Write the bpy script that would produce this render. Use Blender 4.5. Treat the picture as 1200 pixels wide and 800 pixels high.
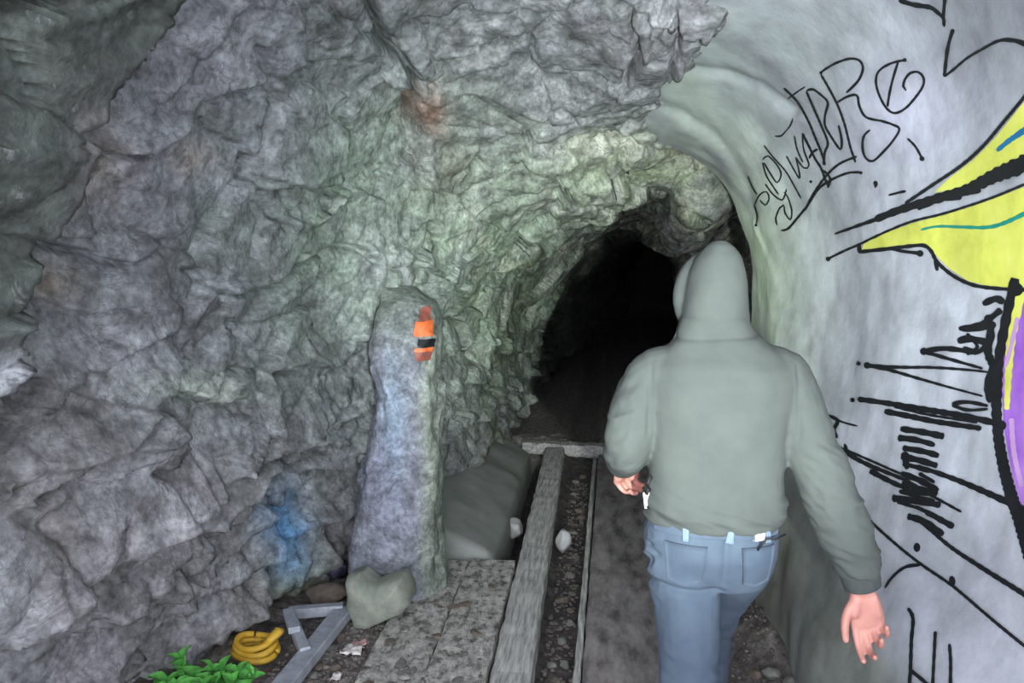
import bpy, bmesh, math, random
import numpy as np
from mathutils import Vector, Matrix
from mathutils.bvhtree import BVHTree

random.seed(7)
scene = bpy.context.scene
for o in list(bpy.data.objects):
    bpy.data.objects.remove(o)
C = scene.collection

# ------------------------------------------------------------------ camera
CAM_H, PITCH, YAW, FPX = 1.78, math.radians(8.0), math.radians(7.5), 866.67
cam = bpy.data.cameras.new('camera')
cam.sensor_width = 36.0
cam.lens = 26.0
cam.clip_start = 0.02
cam_ob = bpy.data.objects.new('camera', cam)
cam_ob.location = (0, 0, CAM_H)
cam_ob.rotation_euler = (math.pi / 2 - PITCH, 0, YAW)
C.objects.link(cam_ob)
scene.camera = cam_ob

# ------------------------------------------------------------------ world: overcast day outside the mouth of the adit
world = bpy.data.worlds.new('overcast_sky')
scene.world = world
world.use_nodes = True
bg = world.node_tree.nodes['Background']
bg.inputs[0].default_value = (0.90, 0.92, 1.0, 1)
bg.inputs[1].default_value = 5.6

# ------------------------------------------------------------------ the photographer's hand torch (beam and spill)
TORCH = Vector((0.28, -0.05, 1.53))
def torch(name, watts, deg, blend, aim, col, rad=0.03):
    l = bpy.data.lights.new(name, 'SPOT')
    l.energy = watts
    l.color = col
    l.spot_size = math.radians(deg)
    l.spot_blend = blend
    l.shadow_soft_size = rad
    o = bpy.data.objects.new(name, l)
    o.location = TORCH
    o.rotation_euler = (Vector(aim) - TORCH).to_track_quat('-Z', 'Y').to_euler()
    C.objects.link(o)
torch('torch_beam', 500, 58, 0.85, (0.12, 5.0, 1.85), (0.93, 1.0, 0.93), 0.022)
torch('torch_spill', 55, 130, 0.6, (-0.7, 4.0, 1.9), (0.95, 1.0, 0.98), 0.022)

vs = scene.view_settings
vs.view_transform = 'Standard'
vs.look = 'None'
vs.exposure = 0.0
vs.gamma = 1.0
vs.use_curve_mapping = False

# ------------------------------------------------------------------ helpers
cp, sp, cw, sw = math.cos(PITCH), math.sin(PITCH), math.cos(YAW), math.sin(YAW)

def ray(x, y):
    """direction of the sight line through photo pixel (x, y), used to survey positions"""
    a, c = (x - 600) / FPX, -(y - 400) / FPX
    d = (a, cp + c * sp, -sp + c * cp)
    return Vector((d[0] * cw - d[1] * sw, d[0] * sw + d[1] * cw, d[2]))

def on_ground(x, y, z=0.0):
    d = ray(x, y)
    return Vector((0, 0, CAM_H)) + d * ((z - CAM_H) / d.z)

def at_Y(x, y, Y):
    d = ray(x, y)
    return Vector((0, 0, CAM_H)) + d * (Y / d.y)

def survey(P):
    """photo coordinates of world points (n,3)"""
    q = P - np.array([0, 0, CAM_H])
    x = q[:, 0] * cw + q[:, 1] * sw
    y = -q[:, 0] * sw + q[:, 1] * cw
    z = q[:, 2]
    f = y * cp - z * sp
    u = y * sp + z * cp
    f = np.where(f < 0.05, 0.05, f)
    return 600 + FPX * x / f, 400 - FPX * u / f

def lin(r, g, b):
    return tuple(((c / 255) / 12.92 if c / 255 < 0.04045 else ((c / 255 + 0.055) / 1.055) ** 2.4) for c in (r, g, b))

def h3(ix, iy, iz, s):
    n = (ix.astype(np.int64) * 374761393 + iy.astype(np.int64) * 668265263 + iz.astype(np.int64) * 1274126177 + s * 974711) & 0xFFFFFFFF
    n = ((n ^ (n >> 13)) * 1274126177) & 0xFFFFFFFF
    n = ((n ^ (n >> 16)) * 2246822519) & 0xFFFFFFFF
    n = n ^ (n >> 15)
    return (n & 0xFFFFFF) / float(0x1000000)

def vnoise(P, s=0):
    i = np.floor(P)
    f = P - i
    f = f * f * f * (f * (f * 6 - 15) + 10)
    i = i.astype(np.int64)
    r = 0
    for dx in (0, 1):
        wx = f[:, 0] if dx else 1 - f[:, 0]
        for dy in (0, 1):
            wy = f[:, 1] if dy else 1 - f[:, 1]
            for dz in (0, 1):
                wz = f[:, 2] if dz else 1 - f[:, 2]
                r = r + wx * wy * wz * h3(i[:, 0] + dx, i[:, 1] + dy, i[:, 2] + dz, s)
    return r * 2 - 1

def fbm(P, o=4, s=0, g=0.5):
    a, t, r = 1.0, 0.0, 0
    for k in range(o):
        r = r + a * vnoise(P * (2.03 ** k) + 17.3 * k, s + k)
        t += a
        a *= g
    return r / t

def facets(P, s=0):
    """blocky fracture: each cell is a tilted plane; returns offset and edge distance"""
    i = np.floor(P).astype(np.int64)
    best = np.full(len(P), 9.0)
    sec = np.full(len(P), 9.0)
    val = np.zeros(len(P))
    for dx in (-1, 0, 1):
        for dy in (-1, 0, 1):
            for dz in (-1, 0, 1):
                a, b, c = i[:, 0] + dx, i[:, 1] + dy, i[:, 2] + dz
                q = P - np.stack([a + h3(a, b, c, s), b + h3(a, b, c, s + 1), c + h3(a, b, c, s + 2)], 1)
                d = (q * q).sum(1)
                v = (q[:, 0] * (h3(a, b, c, s + 3) - .5) + q[:, 1] * (h3(a, b, c, s + 4) - .5)
                     + q[:, 2] * (h3(a, b, c, s + 5) - .5)) * 1.5 + (h3(a, b, c, s + 6) - .5) * .8
                m = d < best
                sec = np.where(m, best, np.minimum(sec, d))
                val = np.where(m, v, val)
                best = np.where(m, d, best)
    return val, np.sqrt(sec) - np.sqrt(best)

def sstep(a, b, x):
    t = np.clip((x - a) / (b - a), 0, 1)
    return t * t * (3 - 2 * t)

def seg_dist(px, py, line):
    """distance and side of points to a polyline"""
    bd = np.full(px.shape, 1e9)
    side = np.zeros(px.shape)
    for (x0, y0), (x1, y1) in zip(line[:-1], line[1:]):
        dx, dy = x1 - x0, y1 - y0
        t = np.clip(((px - x0) * dx + (py - y0) * dy) / (dx * dx + dy * dy), 0, 1)
        d = np.hypot(px - x0 - t * dx, py - y0 - t * dy)
        s = np.sign(dx * (py - y0) - dy * (px - x0))
        m = d < bd
        bd = np.where(m, d, bd)
        side = np.where(m, s, side)
    return bd, side

def new_obj(name, me, mat=None, parent=None, kind=None, label=None, cat=None, group=None, loc=None):
    o = bpy.data.objects.new(name, me)
    C.objects.link(o)
    if mat is not None and me is not None and not me.materials:
        me.materials.append(mat)
    if parent is not None:
        o.parent = parent
    if loc is not None:
        o.location = loc
    for k, v in (('kind', kind), ('label', label), ('category', cat), ('group', group)):
        if v:
            o[k] = v
    return o

def mesh(name, V, Fc, smooth=True):
    me = bpy.data.meshes.new(name)
    me.from_pydata([tuple(v) for v in V], [], Fc)
    me.update()
    if smooth:
        me.polygons.foreach_set('use_smooth', [True] * len(me.polygons))
    return me

def grid_mesh(name, P, flip=False):
    """P (n, m, 3) -> quad mesh"""
    n, m = P.shape[:2]
    i = np.arange(n * m).reshape(n, m)
    q = np.stack([i[:-1, :-1], i[1:, :-1], i[1:, 1:], i[:-1, 1:]], -1).reshape(-1, 4)
    if flip:
        q = q[:, ::-1]
    me = bpy.data.meshes.new(name)
    me.vertices.add(n * m)
    me.vertices.foreach_set('co', P.reshape(-1).astype(np.float32))
    me.loops.add(len(q) * 4)
    me.loops.foreach_set('vertex_index', q.reshape(-1).astype(np.int32))
    me.polygons.add(len(q))
    me.polygons.foreach_set('loop_start', np.arange(0, len(q) * 4, 4, dtype=np.int32))
    me.polygons.foreach_set('use_smooth', np.ones(len(q), bool))
    me.update()
    return me

def set_col(me, col):
    a = me.color_attributes.new('paint', 'FLOAT_COLOR', 'POINT')
    c = np.concatenate([col, np.ones((len(col), 1))], 1).astype(np.float32)
    a.data.foreach_set('color', c.reshape(-1))

def material(name, c1, c2=None, scale=8.0, rough=0.85, bump=0.3, bscale=None, attr=False, detail=6.0, stretch=None, dist=0.01, metal=0.0, c3=None, var=0.35):
    m = bpy.data.materials.new(name)
    m.use_nodes = True
    nt = m.node_tree
    N, L = nt.nodes, nt.links
    b = N['Principled BSDF']
    b.inputs['Roughness'].default_value = rough
    b.inputs['Metallic'].default_value = metal
    tc = N.new('ShaderNodeTexCoord')
    mp = N.new('ShaderNodeMapping')
    L.new(tc.outputs['Object'], mp.inputs[0])
    if stretch:
        mp.inputs['Scale'].default_value = stretch
    n1 = N.new('ShaderNodeTexNoise')
    n1.inputs['Scale'].default_value = scale
    n1.inputs['Detail'].default_value = detail
    n1.inputs['Roughness'].default_value = 0.62
    L.new(mp.outputs[0], n1.inputs['Vector'])
    if attr:
        at = N.new('ShaderNodeVertexColor')
        at.layer_name = 'paint'
        mr = N.new('ShaderNodeMapRange')
        mr.inputs[1].default_value = 0.3
        mr.inputs[2].default_value = 0.7
        mr.inputs[3].default_value = 1 - var
        mr.inputs[4].default_value = 1 + var
        L.new(n1.outputs[0], mr.inputs[0])
        mx = N.new('ShaderNodeVectorMath')
        mx.operation = 'SCALE'
        L.new(at.outputs[0], mx.inputs[0])
        L.new(mr.outputs[0], mx.inputs['Scale'])
        L.new(mx.outputs[0], b.inputs['Base Color'])
    else:
        cr = N.new('ShaderNodeValToRGB')
        cr.color_ramp.elements[0].position = 0.34
        cr.color_ramp.elements[1].position = 0.66
        cr.color_ramp.elements[0].color = (*c1, 1)
        cr.color_ramp.elements[1].color = (*(c2 or c1), 1)
        if c3:
            e = cr.color_ramp.elements.new(0.5)
            e.color = (*c3, 1)
        L.new(n1.outputs[0], cr.inputs[0])
        L.new(cr.outputs[0], b.inputs['Base Color'])
    if bump:
        n2 = N.new('ShaderNodeTexNoise')
        n2.inputs['Scale'].default_value = bscale or scale * 3
        n2.inputs['Detail'].default_value = 8.0
        n2.inputs['Roughness'].default_value = 0.6
        L.new(mp.outputs[0], n2.inputs['Vector'])
        bp = N.new('ShaderNodeBump')
        bp.inputs['Strength'].default_value = bump
        bp.inputs['Distance'].default_value = dist
        L.new(n2.outputs[0], bp.inputs['Height'])
        L.new(bp.outputs[0], b.inputs['Normal'])
    return m

M = {}
M['rock'] = material('rock', None, attr=True, scale=14, rough=0.8, bump=0.5, bscale=20, dist=0.03, var=0.55)
def rock_detail(m):
    nt = m.node_tree; N, L = nt.nodes, nt.links
    b = N['Principled BSDF']
    src = b.inputs['Base Color'].links[0].from_socket
    mp = [n for n in N if n.type == 'MAPPING'][0]
    n1 = N.new('ShaderNodeTexNoise'); n1.inputs['Scale'].default_value = 46; n1.inputs['Detail'].default_value = 5
    L.new(mp.outputs[0], n1.inputs['Vector'])
    mr = N.new('ShaderNodeMapRange'); mr.inputs[1].default_value = .32; mr.inputs[2].default_value = .68; mr.inputs[3].default_value = .72; mr.inputs[4].default_value = 1.28
    L.new(n1.outputs[0], mr.inputs[0])
    sc = N.new('ShaderNodeVectorMath'); sc.operation = 'SCALE'
    L.new(src, sc.inputs[0]); L.new(mr.outputs[0], sc.inputs['Scale'])
    # pale mineral flecks and thin dark joints
    n2 = N.new('ShaderNodeTexNoise'); n2.inputs['Scale'].default_value = 9; n2.inputs['Detail'].default_value = 7; n2.inputs['Roughness'].default_value = .7; n2.inputs['Distortion'].default_value = .8
    L.new(mp.outputs[0], n2.inputs['Vector'])
    r2 = N.new('ShaderNodeMapRange'); r2.inputs[1].default_value = .60; r2.inputs[2].default_value = .72; r2.inputs[3].default_value = 0; r2.inputs[4].default_value = .55
    L.new(n2.outputs[0], r2.inputs[0])
    mx = N.new('ShaderNodeMix'); mx.data_type = 'RGBA'
    L.new(r2.outputs[0], mx.inputs['Factor']); L.new(sc.outputs[0], mx.inputs['A']); mx.inputs['B'].default_value = (*lin(176, 178, 178), 1)
    n3 = N.new('ShaderNodeTexNoise'); n3.inputs['Scale'].default_value = 5; n3.inputs['Detail'].default_value = 6; n3.inputs['Distortion'].default_value = 1.2
    L.new(mp.outputs[0], n3.inputs['Vector'])
    sb = N.new('ShaderNodeMath'); sb.operation = 'SUBTRACT'; sb.inputs[1].default_value = .5; L.new(n3.outputs[0], sb.inputs[0])
    ab = N.new('ShaderNodeMath'); ab.operation = 'ABSOLUTE'; L.new(sb.outputs[0], ab.inputs[0])
    r3 = N.new('ShaderNodeMapRange'); r3.inputs[1].default_value = 0; r3.inputs[2].default_value = .012; r3.inputs[3].default_value = .5; r3.inputs[4].default_value = 0
    L.new(ab.outputs[0], r3.inputs[0])
    m2 = N.new('ShaderNodeMix'); m2.data_type = 'RGBA'
    L.new(r3.outputs[0], m2.inputs['Factor']); L.new(mx.outputs['Result'], m2.inputs['A']); m2.inputs['B'].default_value = (*lin(70, 72, 76), 1)
    L.new(m2.outputs['Result'], b.inputs['Base Color'])
rock_detail(M['rock'])
M['plaster'] = material('plaster', None, attr=True, scale=6, rough=0.8, bump=0.25, bscale=9, dist=0.025, var=0.24)
M['floor'] = material('dirt', None, attr=True, scale=30, rough=0.9, bump=0.6, bscale=45, dist=0.02, var=0.6)
M['black_paint'] = material('black_spray_paint', (0.008, 0.009, 0.012), (0.014, 0.015, 0.02), 20, 0.45, 0)
M['yellow_paint'] = material('yellow_spray_paint', lin(205, 210, 95), lin(228, 232, 120), 9, 0.55, 0, c3=lin(220, 226, 105))
M['teal_paint'] = material('teal_spray_paint', lin(28, 140, 125), lin(36, 152, 136), 20, 0.5, 0)
M['blue_paint'] = material('blue_spray_paint', lin(28, 110, 160), lin(36, 125, 172), 20, 0.5, 0)
M['purple_paint'] = material('purple_spray_paint', lin(150, 90, 205), lin(188, 138, 222), 5, 0.55, 0)
M['lilac_paint'] = material('lilac_spray_paint', lin(205, 165, 215), lin(190, 150, 210), 9, 0.55, 0)
M['orange_paint'] = material('orange_spray_paint', lin(235, 105, 55), lin(245, 130, 75), 30, 0.5, 0)
M['brick_paint'] = material('dull_red_paint', lin(135, 80, 70), lin(165, 95, 80), 30, 0.6, 0)
M['wood'] = material('weathered_timber', lin(136, 136, 134), lin(212, 212, 208), 10, 0.85, 0.5, 14, stretch=(6, 0.6, 6), dist=0.01, c3=lin(182, 182, 180))
M['wood_dark'] = material('grimy_timber', lin(92, 88, 89), lin(166, 160, 160), 7, 0.85, 0.5, 18, stretch=(2, 0.8, 2), dist=0.01, c3=lin(140, 134, 134))
M['board'] = material('worn_board', lin(92, 88, 85), lin(206, 204, 198), 16, 0.9, 0.8, 26, stretch=(1.6, 1.0, 1.6), dist=0.02, c3=lin(176, 174, 170))
M['stone'] = material('pale_stone', lin(128, 134, 124), lin(160, 165, 152), 12, 0.85, 0.4, 24)
M['white_stone'] = material('white_stone', lin(178, 180, 182), lin(205, 206, 206), 16, 0.8, 0.3, 30)
M['grey_stone'] = material('grey_stone', lin(96, 96, 94), lin(140, 140, 136), 18, 0.9, 0.4, 30)
M['chip_stone'] = material('chip_stone', lin(126, 126, 122), lin(158, 157, 152), 18, 0.9, 0.4, 30)
M['grit'] = material('grit', lin(92, 88, 85), lin(124, 119, 114), 18, 0.9, 0.4, 30)
M['brown_stone'] = material('brown_stone', lin(92, 84, 76), lin(128, 116, 106), 18, 0.9, 0.4, 30)
M['concrete'] = material('damp_concrete', lin(138, 144, 138), lin(160, 162, 160), 5, 0.8, 0.25, 20, c3=lin(148, 152, 148))
M['steel'] = material('galvanised_steel', lin(148, 154, 164), lin(182, 188, 198), 20, 0.5, 0.1, 40, metal=0.15)
M['yellow_strap'] = material('yellow_plastic', lin(196, 150, 40), lin(214, 176, 62), 20, 0.5, 0.15)
M['leaf'] = material('leaf', lin(64, 148, 62), lin(110, 192, 92), 25, 0.5, 0.15)
M['stem'] = material('stem', lin(70, 120, 60), lin(88, 130, 70), 25, 0.6, 0)
M['bag'] = material('dark_plastic', lin(62, 60, 82), lin(86, 84, 108), 14, 0.35, 0.4, 20)
M['paper'] = material('white_paper', lin(215, 205, 205), lin(232, 226, 226), 14, 0.7, 0.1)
M['pink'] = material('pink_paper', lin(178, 140, 138), lin(198, 160, 156), 14, 0.7, 0.1)
M['jacket'] = material('jacket_cloth', lin(66, 72, 71), lin(77, 83, 81), 5, 0.9, 0.2, 120, dist=0.004)
M['cuff'] = material('cuff_knit', lin(62, 68, 68), lin(74, 80, 80), 5, 0.95, 0.5, 90, stretch=(4, 4, 0.4), dist=0.004)
M['jeans'] = material('denim', lin(64, 77, 95), lin(80, 94, 110), 7, 0.9, 0.2, 160, dist=0.003)
M['denim_stitch'] = material('denim_seam', lin(106, 124, 144), lin(116, 134, 152), 7, 0.9, 0)
M['skin'] = material('skin', lin(188, 130, 120), lin(200, 146, 134), 14, 0.55, 0.1, 60, dist=0.002)
M['shoe'] = material('shoe_leather', lin(48, 46, 44), lin(62, 58, 54), 14, 0.6, 0.1)
M['sole'] = material('shoe_sole', lin(30, 30, 30), lin(40, 40, 40), 14, 0.8, 0.1)
M['white_tag'] = material('white_label', lin(225, 228, 230), lin(238, 240, 240), 20, 0.5, 0)
M['black_cloth'] = material('black_strap', lin(22, 22, 24), lin(32, 32, 34), 20, 0.7, 0)
M['eye'] = material('eye', lin(220, 216, 210), lin(230, 226, 220), 20, 0.2, 0)

# ------------------------------------------------------------------ rock shell of the adit
ST = [  # Y, then (X, z): right floor, right mid, right high, right shoulder, crown, crown, left shoulder, left high, left mid, left floor
    (-1.8, (1.7, -.5), (1.8, .9), (1.8, 1.9), (1.6, 3.0), (.6, 3.9), (-.8, 4.0), (-2.2, 3.3), (-2.8, 1.8), (-2.9, .8), (-3.0, -.5)),
    (0.4, (1.4, -.5), (1.45, .9), (1.45, 1.9), (1.3, 2.9), (.6, 3.4), (-.6, 3.5), (-1.65, 2.9), (-2.0, 1.7), (-2.1, .8), (-2.35, -.5)),
    (1.6, (1.35, -.5), (1.4, .9), (1.4, 1.9), (1.25, 2.85), (.58, 3.0), (-.5, 3.25), (-1.32, 2.62), (-1.62, 1.7), (-1.78, .8), (-2.3, -.4)),
    (2.5, (1.35, -.5), (1.4, .9), (1.4, 1.9), (1.2, 2.75), (.52, 2.74), (-.45, 3.0), (-1.15, 2.55), (-1.45, 1.7), (-1.68, .8), (-2.2, -.4)),
    (3.2, (1.35, -.5), (1.4, .9), (1.4, 1.9), (1.1, 2.75), (.36, 2.60), (-.4, 2.76), (-1.05, 2.45), (-1.32, 1.65), (-1.52, .8), (-1.95, -.4)),
    (3.7, (1.35, -.5), (1.4, .9), (1.35, 1.9), (1.0, 2.7), (.20, 2.55), (-.38, 2.54), (-.98, 2.28), (-1.18, 1.6), (-1.28, .8), (-1.5, -.4)),
    (4.1, (1.35, -.5), (1.35, .9), (1.3, 2.2), (.95, 2.7), (.28, 2.55), (-.33, 2.36), (-.86, 2.08), (-1.03, 1.5), (-1.1, .8), (-1.2, -.4)),
    (4.5, (1.4, -.5), (1.45, .9), (1.4, 2.3), (.84, 2.52), (.42, 2.36), (-.15, 2.15), (-.66, 1.88), (-.93, 1.4), (-1.02, .8), (-1.1, -.4)),
    (5.0, (1.4, -.5), (1.45, .9), (1.42, 2.45), (.62, 1.92), (.38, 2.12), (-.02, 2.08), (-.52, 1.80), (-.84, 1.35), (-.97, .8), (-1.05, -.4)),
    (6.5, (1.4, -.5), (1.45, .9), (1.42, 2.3), (.60, 1.70), (.34, 1.98), (.02, 1.94), (-.38, 1.70), (-.70, 1.25), (-.90, .7), (-1.0, -.4)),
    (8.3, (1.2, -.5), (1.25, .9), (1.1, 1.6), (.62, 1.66), (.30, 1.84), (.02, 1.80), (-.29, 1.60), (-.58, 1.18), (-.80, .6), (-.96, -.4)),
    (9.2, (.7, -.5), (.73, .9), (.66, 1.4), (.5, 1.66), (.28, 1.78), (.02, 1.74), (-.25, 1.55), (-.52, 1.15), (-.75, .6), (-.95, -.4)),
    (17.0, (2.2, -.5), (2.2, .9), (2.2, 1.5), (2.0, 1.9), (1.7, 2.05), (1.3, 2.0), (.9, 1.75), (.6, 1.3), (.5, .7), (.4, -.4)),
]
ys = np.concatenate([np.arange(-.5, 1.1, .06), np.arange(1.1, 5.2, .0135), np.arange(5.2, 8.5, .03), np.arange(8.5, 17.01, .17)])
stY = np.array([s[0] for s in ST])
ctl = np.array([s[1:] for s in ST], float)
cy = np.zeros((len(ys), 10, 2))
for k in range(10):
    for c in range(2):
        cy[:, k, c] = np.interp(ys, stY, ctl[:, k, c])
k7 = np.hanning(17); k7 /= k7.sum()
for k in range(10):
    for c in range(2):
        pad = np.pad(cy[:, k, c], 8, mode='edge')
        cy[:, k, c] = np.convolve(pad, k7, 'valid')
seg = [16, 20, 40, 56, 84, 90, 96, 90, 70]
us = []
for k, n in enumerate(seg):
    us += [(k, t) for t in np.linspace(0, 1, n, endpoint=False)]
us.append((8, 1.0))
shell = np.zeros((len(ys), len(us), 3))
shell[:, :, 1] = ys[:, None]
for j, (k, t) in enumerate(us):
    p0, p1, p2, p3 = cy[:, max(k - 1, 0)], cy[:, k], cy[:, k + 1], cy[:, min(k + 2, 9)]
    q = 0.5 * (2 * p1 + (p2 - p0) * t + (2 * p0 - 5 * p1 + 4 * p2 - p3) * t * t + (3 * p1 - p0 - 3 * p2 + p3) * t ** 3)
    shell[:, j, 0] = q[:, 0]
    shell[:, j, 2] = q[:, 1]

def grid_normals(P):
    du = np.gradient(P, axis=0)
    dv = np.gradient(P, axis=1)
    n = np.cross(du, dv)
    return n / (np.linalg.norm(n, axis=2, keepdims=True) + 1e-9)

nrm = grid_normals(shell)
mid = shell.mean(axis=1, keepdims=True)
if (nrm * (mid - shell)).sum() < 0:
    nrm = -nrm
B = shell.reshape(-1, 3)
NB = nrm.reshape(-1, 3)
px, py = survey(B)
Y, Z, X = B[:, 1], B[:, 2], B[:, 0]
front = sstep(0.8, 1.3, Y)

# bedding runs almost level along the left wall, tilted a little
bed = np.stack([B[:, 0] * 1.6, B[:, 1] * 1.1 + B[:, 2] * .25, B[:, 2] * 3.0 - B[:, 1] * .9], 1)
warp = np.stack([fbm(B * 1.7, 3, 11), fbm(B * 1.7, 3, 12), fbm(B * 1.7, 3, 13)], 1)
f1, e1 = facets(B * np.array([2.0, 1.6, 2.4]) + warp * .5, 3)
f2, e2 = facets(bed * 1.5 + warp * .8, 5)
f3, e3 = facets(B * 9 + warp * 2.5, 9)
big = fbm(B * 1.1, 3, 21)
fine = fbm(B * 7.0, 4, 31)
grain = fbm(B * 26.0, 3, 33)
ridge = 1 - np.abs(fbm(bed * 1.6 + warp * .6, 4, 41)) * 2
smooth_zone = 1 - 0.65 * sstep(0, 1, 1 - ((px - 60) / 110) ** 2 - ((py - 90) / 170) ** 2)      # smoother overhanging block
patchy = sstep(-.35, .35, fbm(B * 1.9, 3, 34))          # rough patches between smoother faces
bz = (Z - .10 * Y + .12 * warp[:, 2] + .10 * big) / .30
slab = 1 - (bz - np.floor(bz))                            # bedding slabs: each overhangs the one below
slab = (slab ** 1.4) * sstep(0, .10, 1 - slab + .02) * sstep(1.45, .9, Z + .2 * big) * (X < -.7)
disp = .10 * big + .10 * f1 + .050 * f2 * smooth_zone + .012 * f3 * patchy * smooth_zone + .022 * fine * smooth_zone + .006 * grain * patchy + .02 * ridge + .10 * slab
disp -= .018 * np.exp(-(e1 / .03) ** 2) + .010 * np.exp(-(e2 / .04) ** 2) * smooth_zone
disp = disp * np.where((np.tile(np.arange(len(us)), len(ys)) > sum(seg[:2])) & (np.tile(np.arange(len(us)), len(ys)) < sum(seg[:4])) & (Y < 4.3), .4, 1.0)
# overhanging block left of the big crevice
CREV = [(140, -60), (112, 0), (80, 50), (48, 100), (30, 165), (8, 235), (-25, 300), (-60, 370)]
d, s = seg_dist(px, py, CREV)
inner = (Y < 3) & (X < -.6)
left_of = ((s > 0) & inner).astype(float)
disp = np.where(inner, disp + left_of * .30 * sstep(0, 14, d) - (1 - left_of) * .14 * np.exp(-d / 28), disp)
CR = [  # line, depth, half width px, lip height, lip reach px
    ([(108, 152), (118, 178), (140, 190), (170, 184), (206, 164)], .035, 4, .03, 30),
    ([(206, 164), (250, 120), (300, 100), (345, 72), (415, 66)], .03, 4, .025, 30),
    ([(432, -10), (440, 30), (470, 70), (488, 108), (490, 150), (492, 200), (480, 250)], .05, 5, .03, 40),
    ([(0, 572), (60, 540), (110, 505), (160, 462)], .05, 5, .05, 45),
    ([(0, 692), (60, 652), (112, 612), (200, 572), (235, 540)], .06, 6, .07, 50),
    ([(150, 650), (190, 620), (245, 598), (300, 545), (372, 520)], .05, 5, .05, 40),
    ([(60, 810), (85, 760), (150, 705), (190, 672)], .07, 6, .08, 55),
    ([(130, 810), (190, 752), (240, 715), (285, 690), (300, 640), (312, 600)], .09, 8, .09, 60),
    ([(190, 455), (230, 470), (265, 430), (330, 425)], .025, 5, .02, 30),
    ([(250, 540), (290, 520), (350, 505), (400, 470)], .03, 5, .03, 35),
    ([(300, 350), (340, 320), (400, 290), (440, 300)], .03, 5, .02, 35),
    ([(60, 290), (110, 305), (150, 315), (200, 290)], .03, 4, .03, 30),
    ([(230, 320), (260, 345), (330, 330), (350, 300)], .02, 4, .02, 30),
    ([(300, 50), (320, 120), (300, 200), (330, 260)], .02, 5, .02, 30),
    ([(730, 0), (745, 25), (752, 50), (735, 75)], .03, 4, .03, 25),
    ([(790, 0), (800, 30), (790, 60)], .03, 4, .02, 25),
    ([(560, 260), (600, 235), (660, 225), (720, 222)], .03, 4, .04, 25),
    ([(545, 420), (560, 360), (580, 330), (640, 300)], .04, 5, .05, 25),
    ([(650, 160), (690, 150), (760, 165), (840, 180)], .025, 4, .03, 25),
]
cand = (Y > 1.0) & (Y < 6.0) & (X < .9)
idx = np.where(cand)[0]
wob = fbm(B[idx] * 6, 3, 77) * 9
for line, dep, w, lip, reach in CR:
    d, s = seg_dist(px[idx] + wob, py[idx] - wob, line)
    up = (s < 0)
    disp[idx] += -2.1 * dep * np.exp(-(d / w) ** 2) + np.where(up, lip * np.exp(-d / reach) * (1 - np.exp(-d / 3)) * (2.1 if lip > .06 else 1.4), 0)
disp += np.where((X < -.5) & (Y > 3) & (Y < 4.6), .10 * np.exp(-np.hypot((px - 470) / 55, (py - 330) / 90) ** 2), 0)
for hx, hy, hr in ((560, 198, 6), (510, 266, 6), (513, 281, 5)):
    d = np.hypot(px - hx, py - hy)
    disp -= np.where(Y < 5.2, .16 * np.exp(-(d / hr) ** 2), 0)
S = B + NB * disp[:, None] * (0.6 + 0.4 * front)[:, None]

# colours of the rock, with torch-lit whitening painted in: slate blue-grey, green algae round the tunnel mouth, rust and lime stains
def blob(cx, cy, rx, ry, p=2.0):
    nz = fbm(B * 5, 4, 91)
    return np.exp(-(np.hypot((px - cx) / rx, (py - cy) / ry) ** p)) * (0.75 + .6 * nz).clip(0, 1.3)
nA, nB, nC = fbm(B * 2.2, 4, 51), fbm(B * 6, 4, 61), fbm(B * 3.5 + 9, 4, 71)
col = np.array(lin(124, 127, 132))[None] * np.ones((len(B), 1))
def tint(w, rgb):
    global col
    w = np.clip(w, 0, 1)[:, None]
    col = col * (1 - w) + np.array(lin(*rgb))[None] * w
tint(sstep(-.1, .5, nA) * .7, (112, 112, 118))
tint(sstep(.05, .4, nC) * .8, (158, 160, 166))
tint(sstep(.08, .4, -nB) * .6, (84, 84, 86))
tint(blob(260, 70, 90, 80) * .7, (148, 148, 158))
tint(sstep(.05, .35, fbm(B * 4.2 + 3, 3, 81)) * .55, (96, 100, 100))
tint(blob(400, 250, 120, 200) * 1.0, (124, 140, 128))
tint(blob(590, 330, 130, 150) * .95, (150, 170, 146))
tint(blob(760, 190, 130, 60) * .8, (158, 172, 142))
tint(blob(690, 265, 130, 60) * .9 * sstep(.0, .25, nB), (216, 220, 206))  # torch-lit look of the pale lumps painted into the rock colour
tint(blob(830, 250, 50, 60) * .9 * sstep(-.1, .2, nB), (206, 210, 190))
tint(sstep(4.4, 5.6, Y) * sstep(-.1, .3, nB) * .5, (176, 182, 166))
tint(sstep(4.3, 5.0, Y) * sstep(0.05, .35, -nA) * .6, (88, 98, 70))
tint(blob(600, 90, 150, 80) * .45 * sstep(-.2, .3, nB), (100, 104, 106))
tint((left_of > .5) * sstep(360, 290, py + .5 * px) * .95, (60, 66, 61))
tint((left_of > .5) * blob(10, 180, 30, 110) * .8, (112, 110, 112))
tint(blob(80, 640, 210, 170) * .6, (104, 98, 98))
tint(blob(330, 640, 70, 110) * .7, (104, 106, 92))
tint(blob(330, 690, 55, 60) * .7, (92, 98, 72))
tint(blob(505, 135, 20, 24) * .9, (122, 92, 78))
tint(blob(520, 200, 36, 40) * .5, (120, 112, 106))
tint(blob(235, 188, 24, 18) * .7, (158, 146, 136))
tint(blob(110, 200, 45, 40) * .55, (134, 118, 98))
tint(blob(50, 330, 40, 20) * .5, (116, 98, 74))
tint(blob(210, 445, 70, 16) * .9, (158, 168, 158))
tint(blob(245, 458, 30, 14) * .8, (168, 176, 166))
tint(blob(318, 610, 32, 40) * 1.7, (100, 146, 186))
tint(blob(720, 160, 60, 12) * .7, (196, 198, 186))
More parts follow.
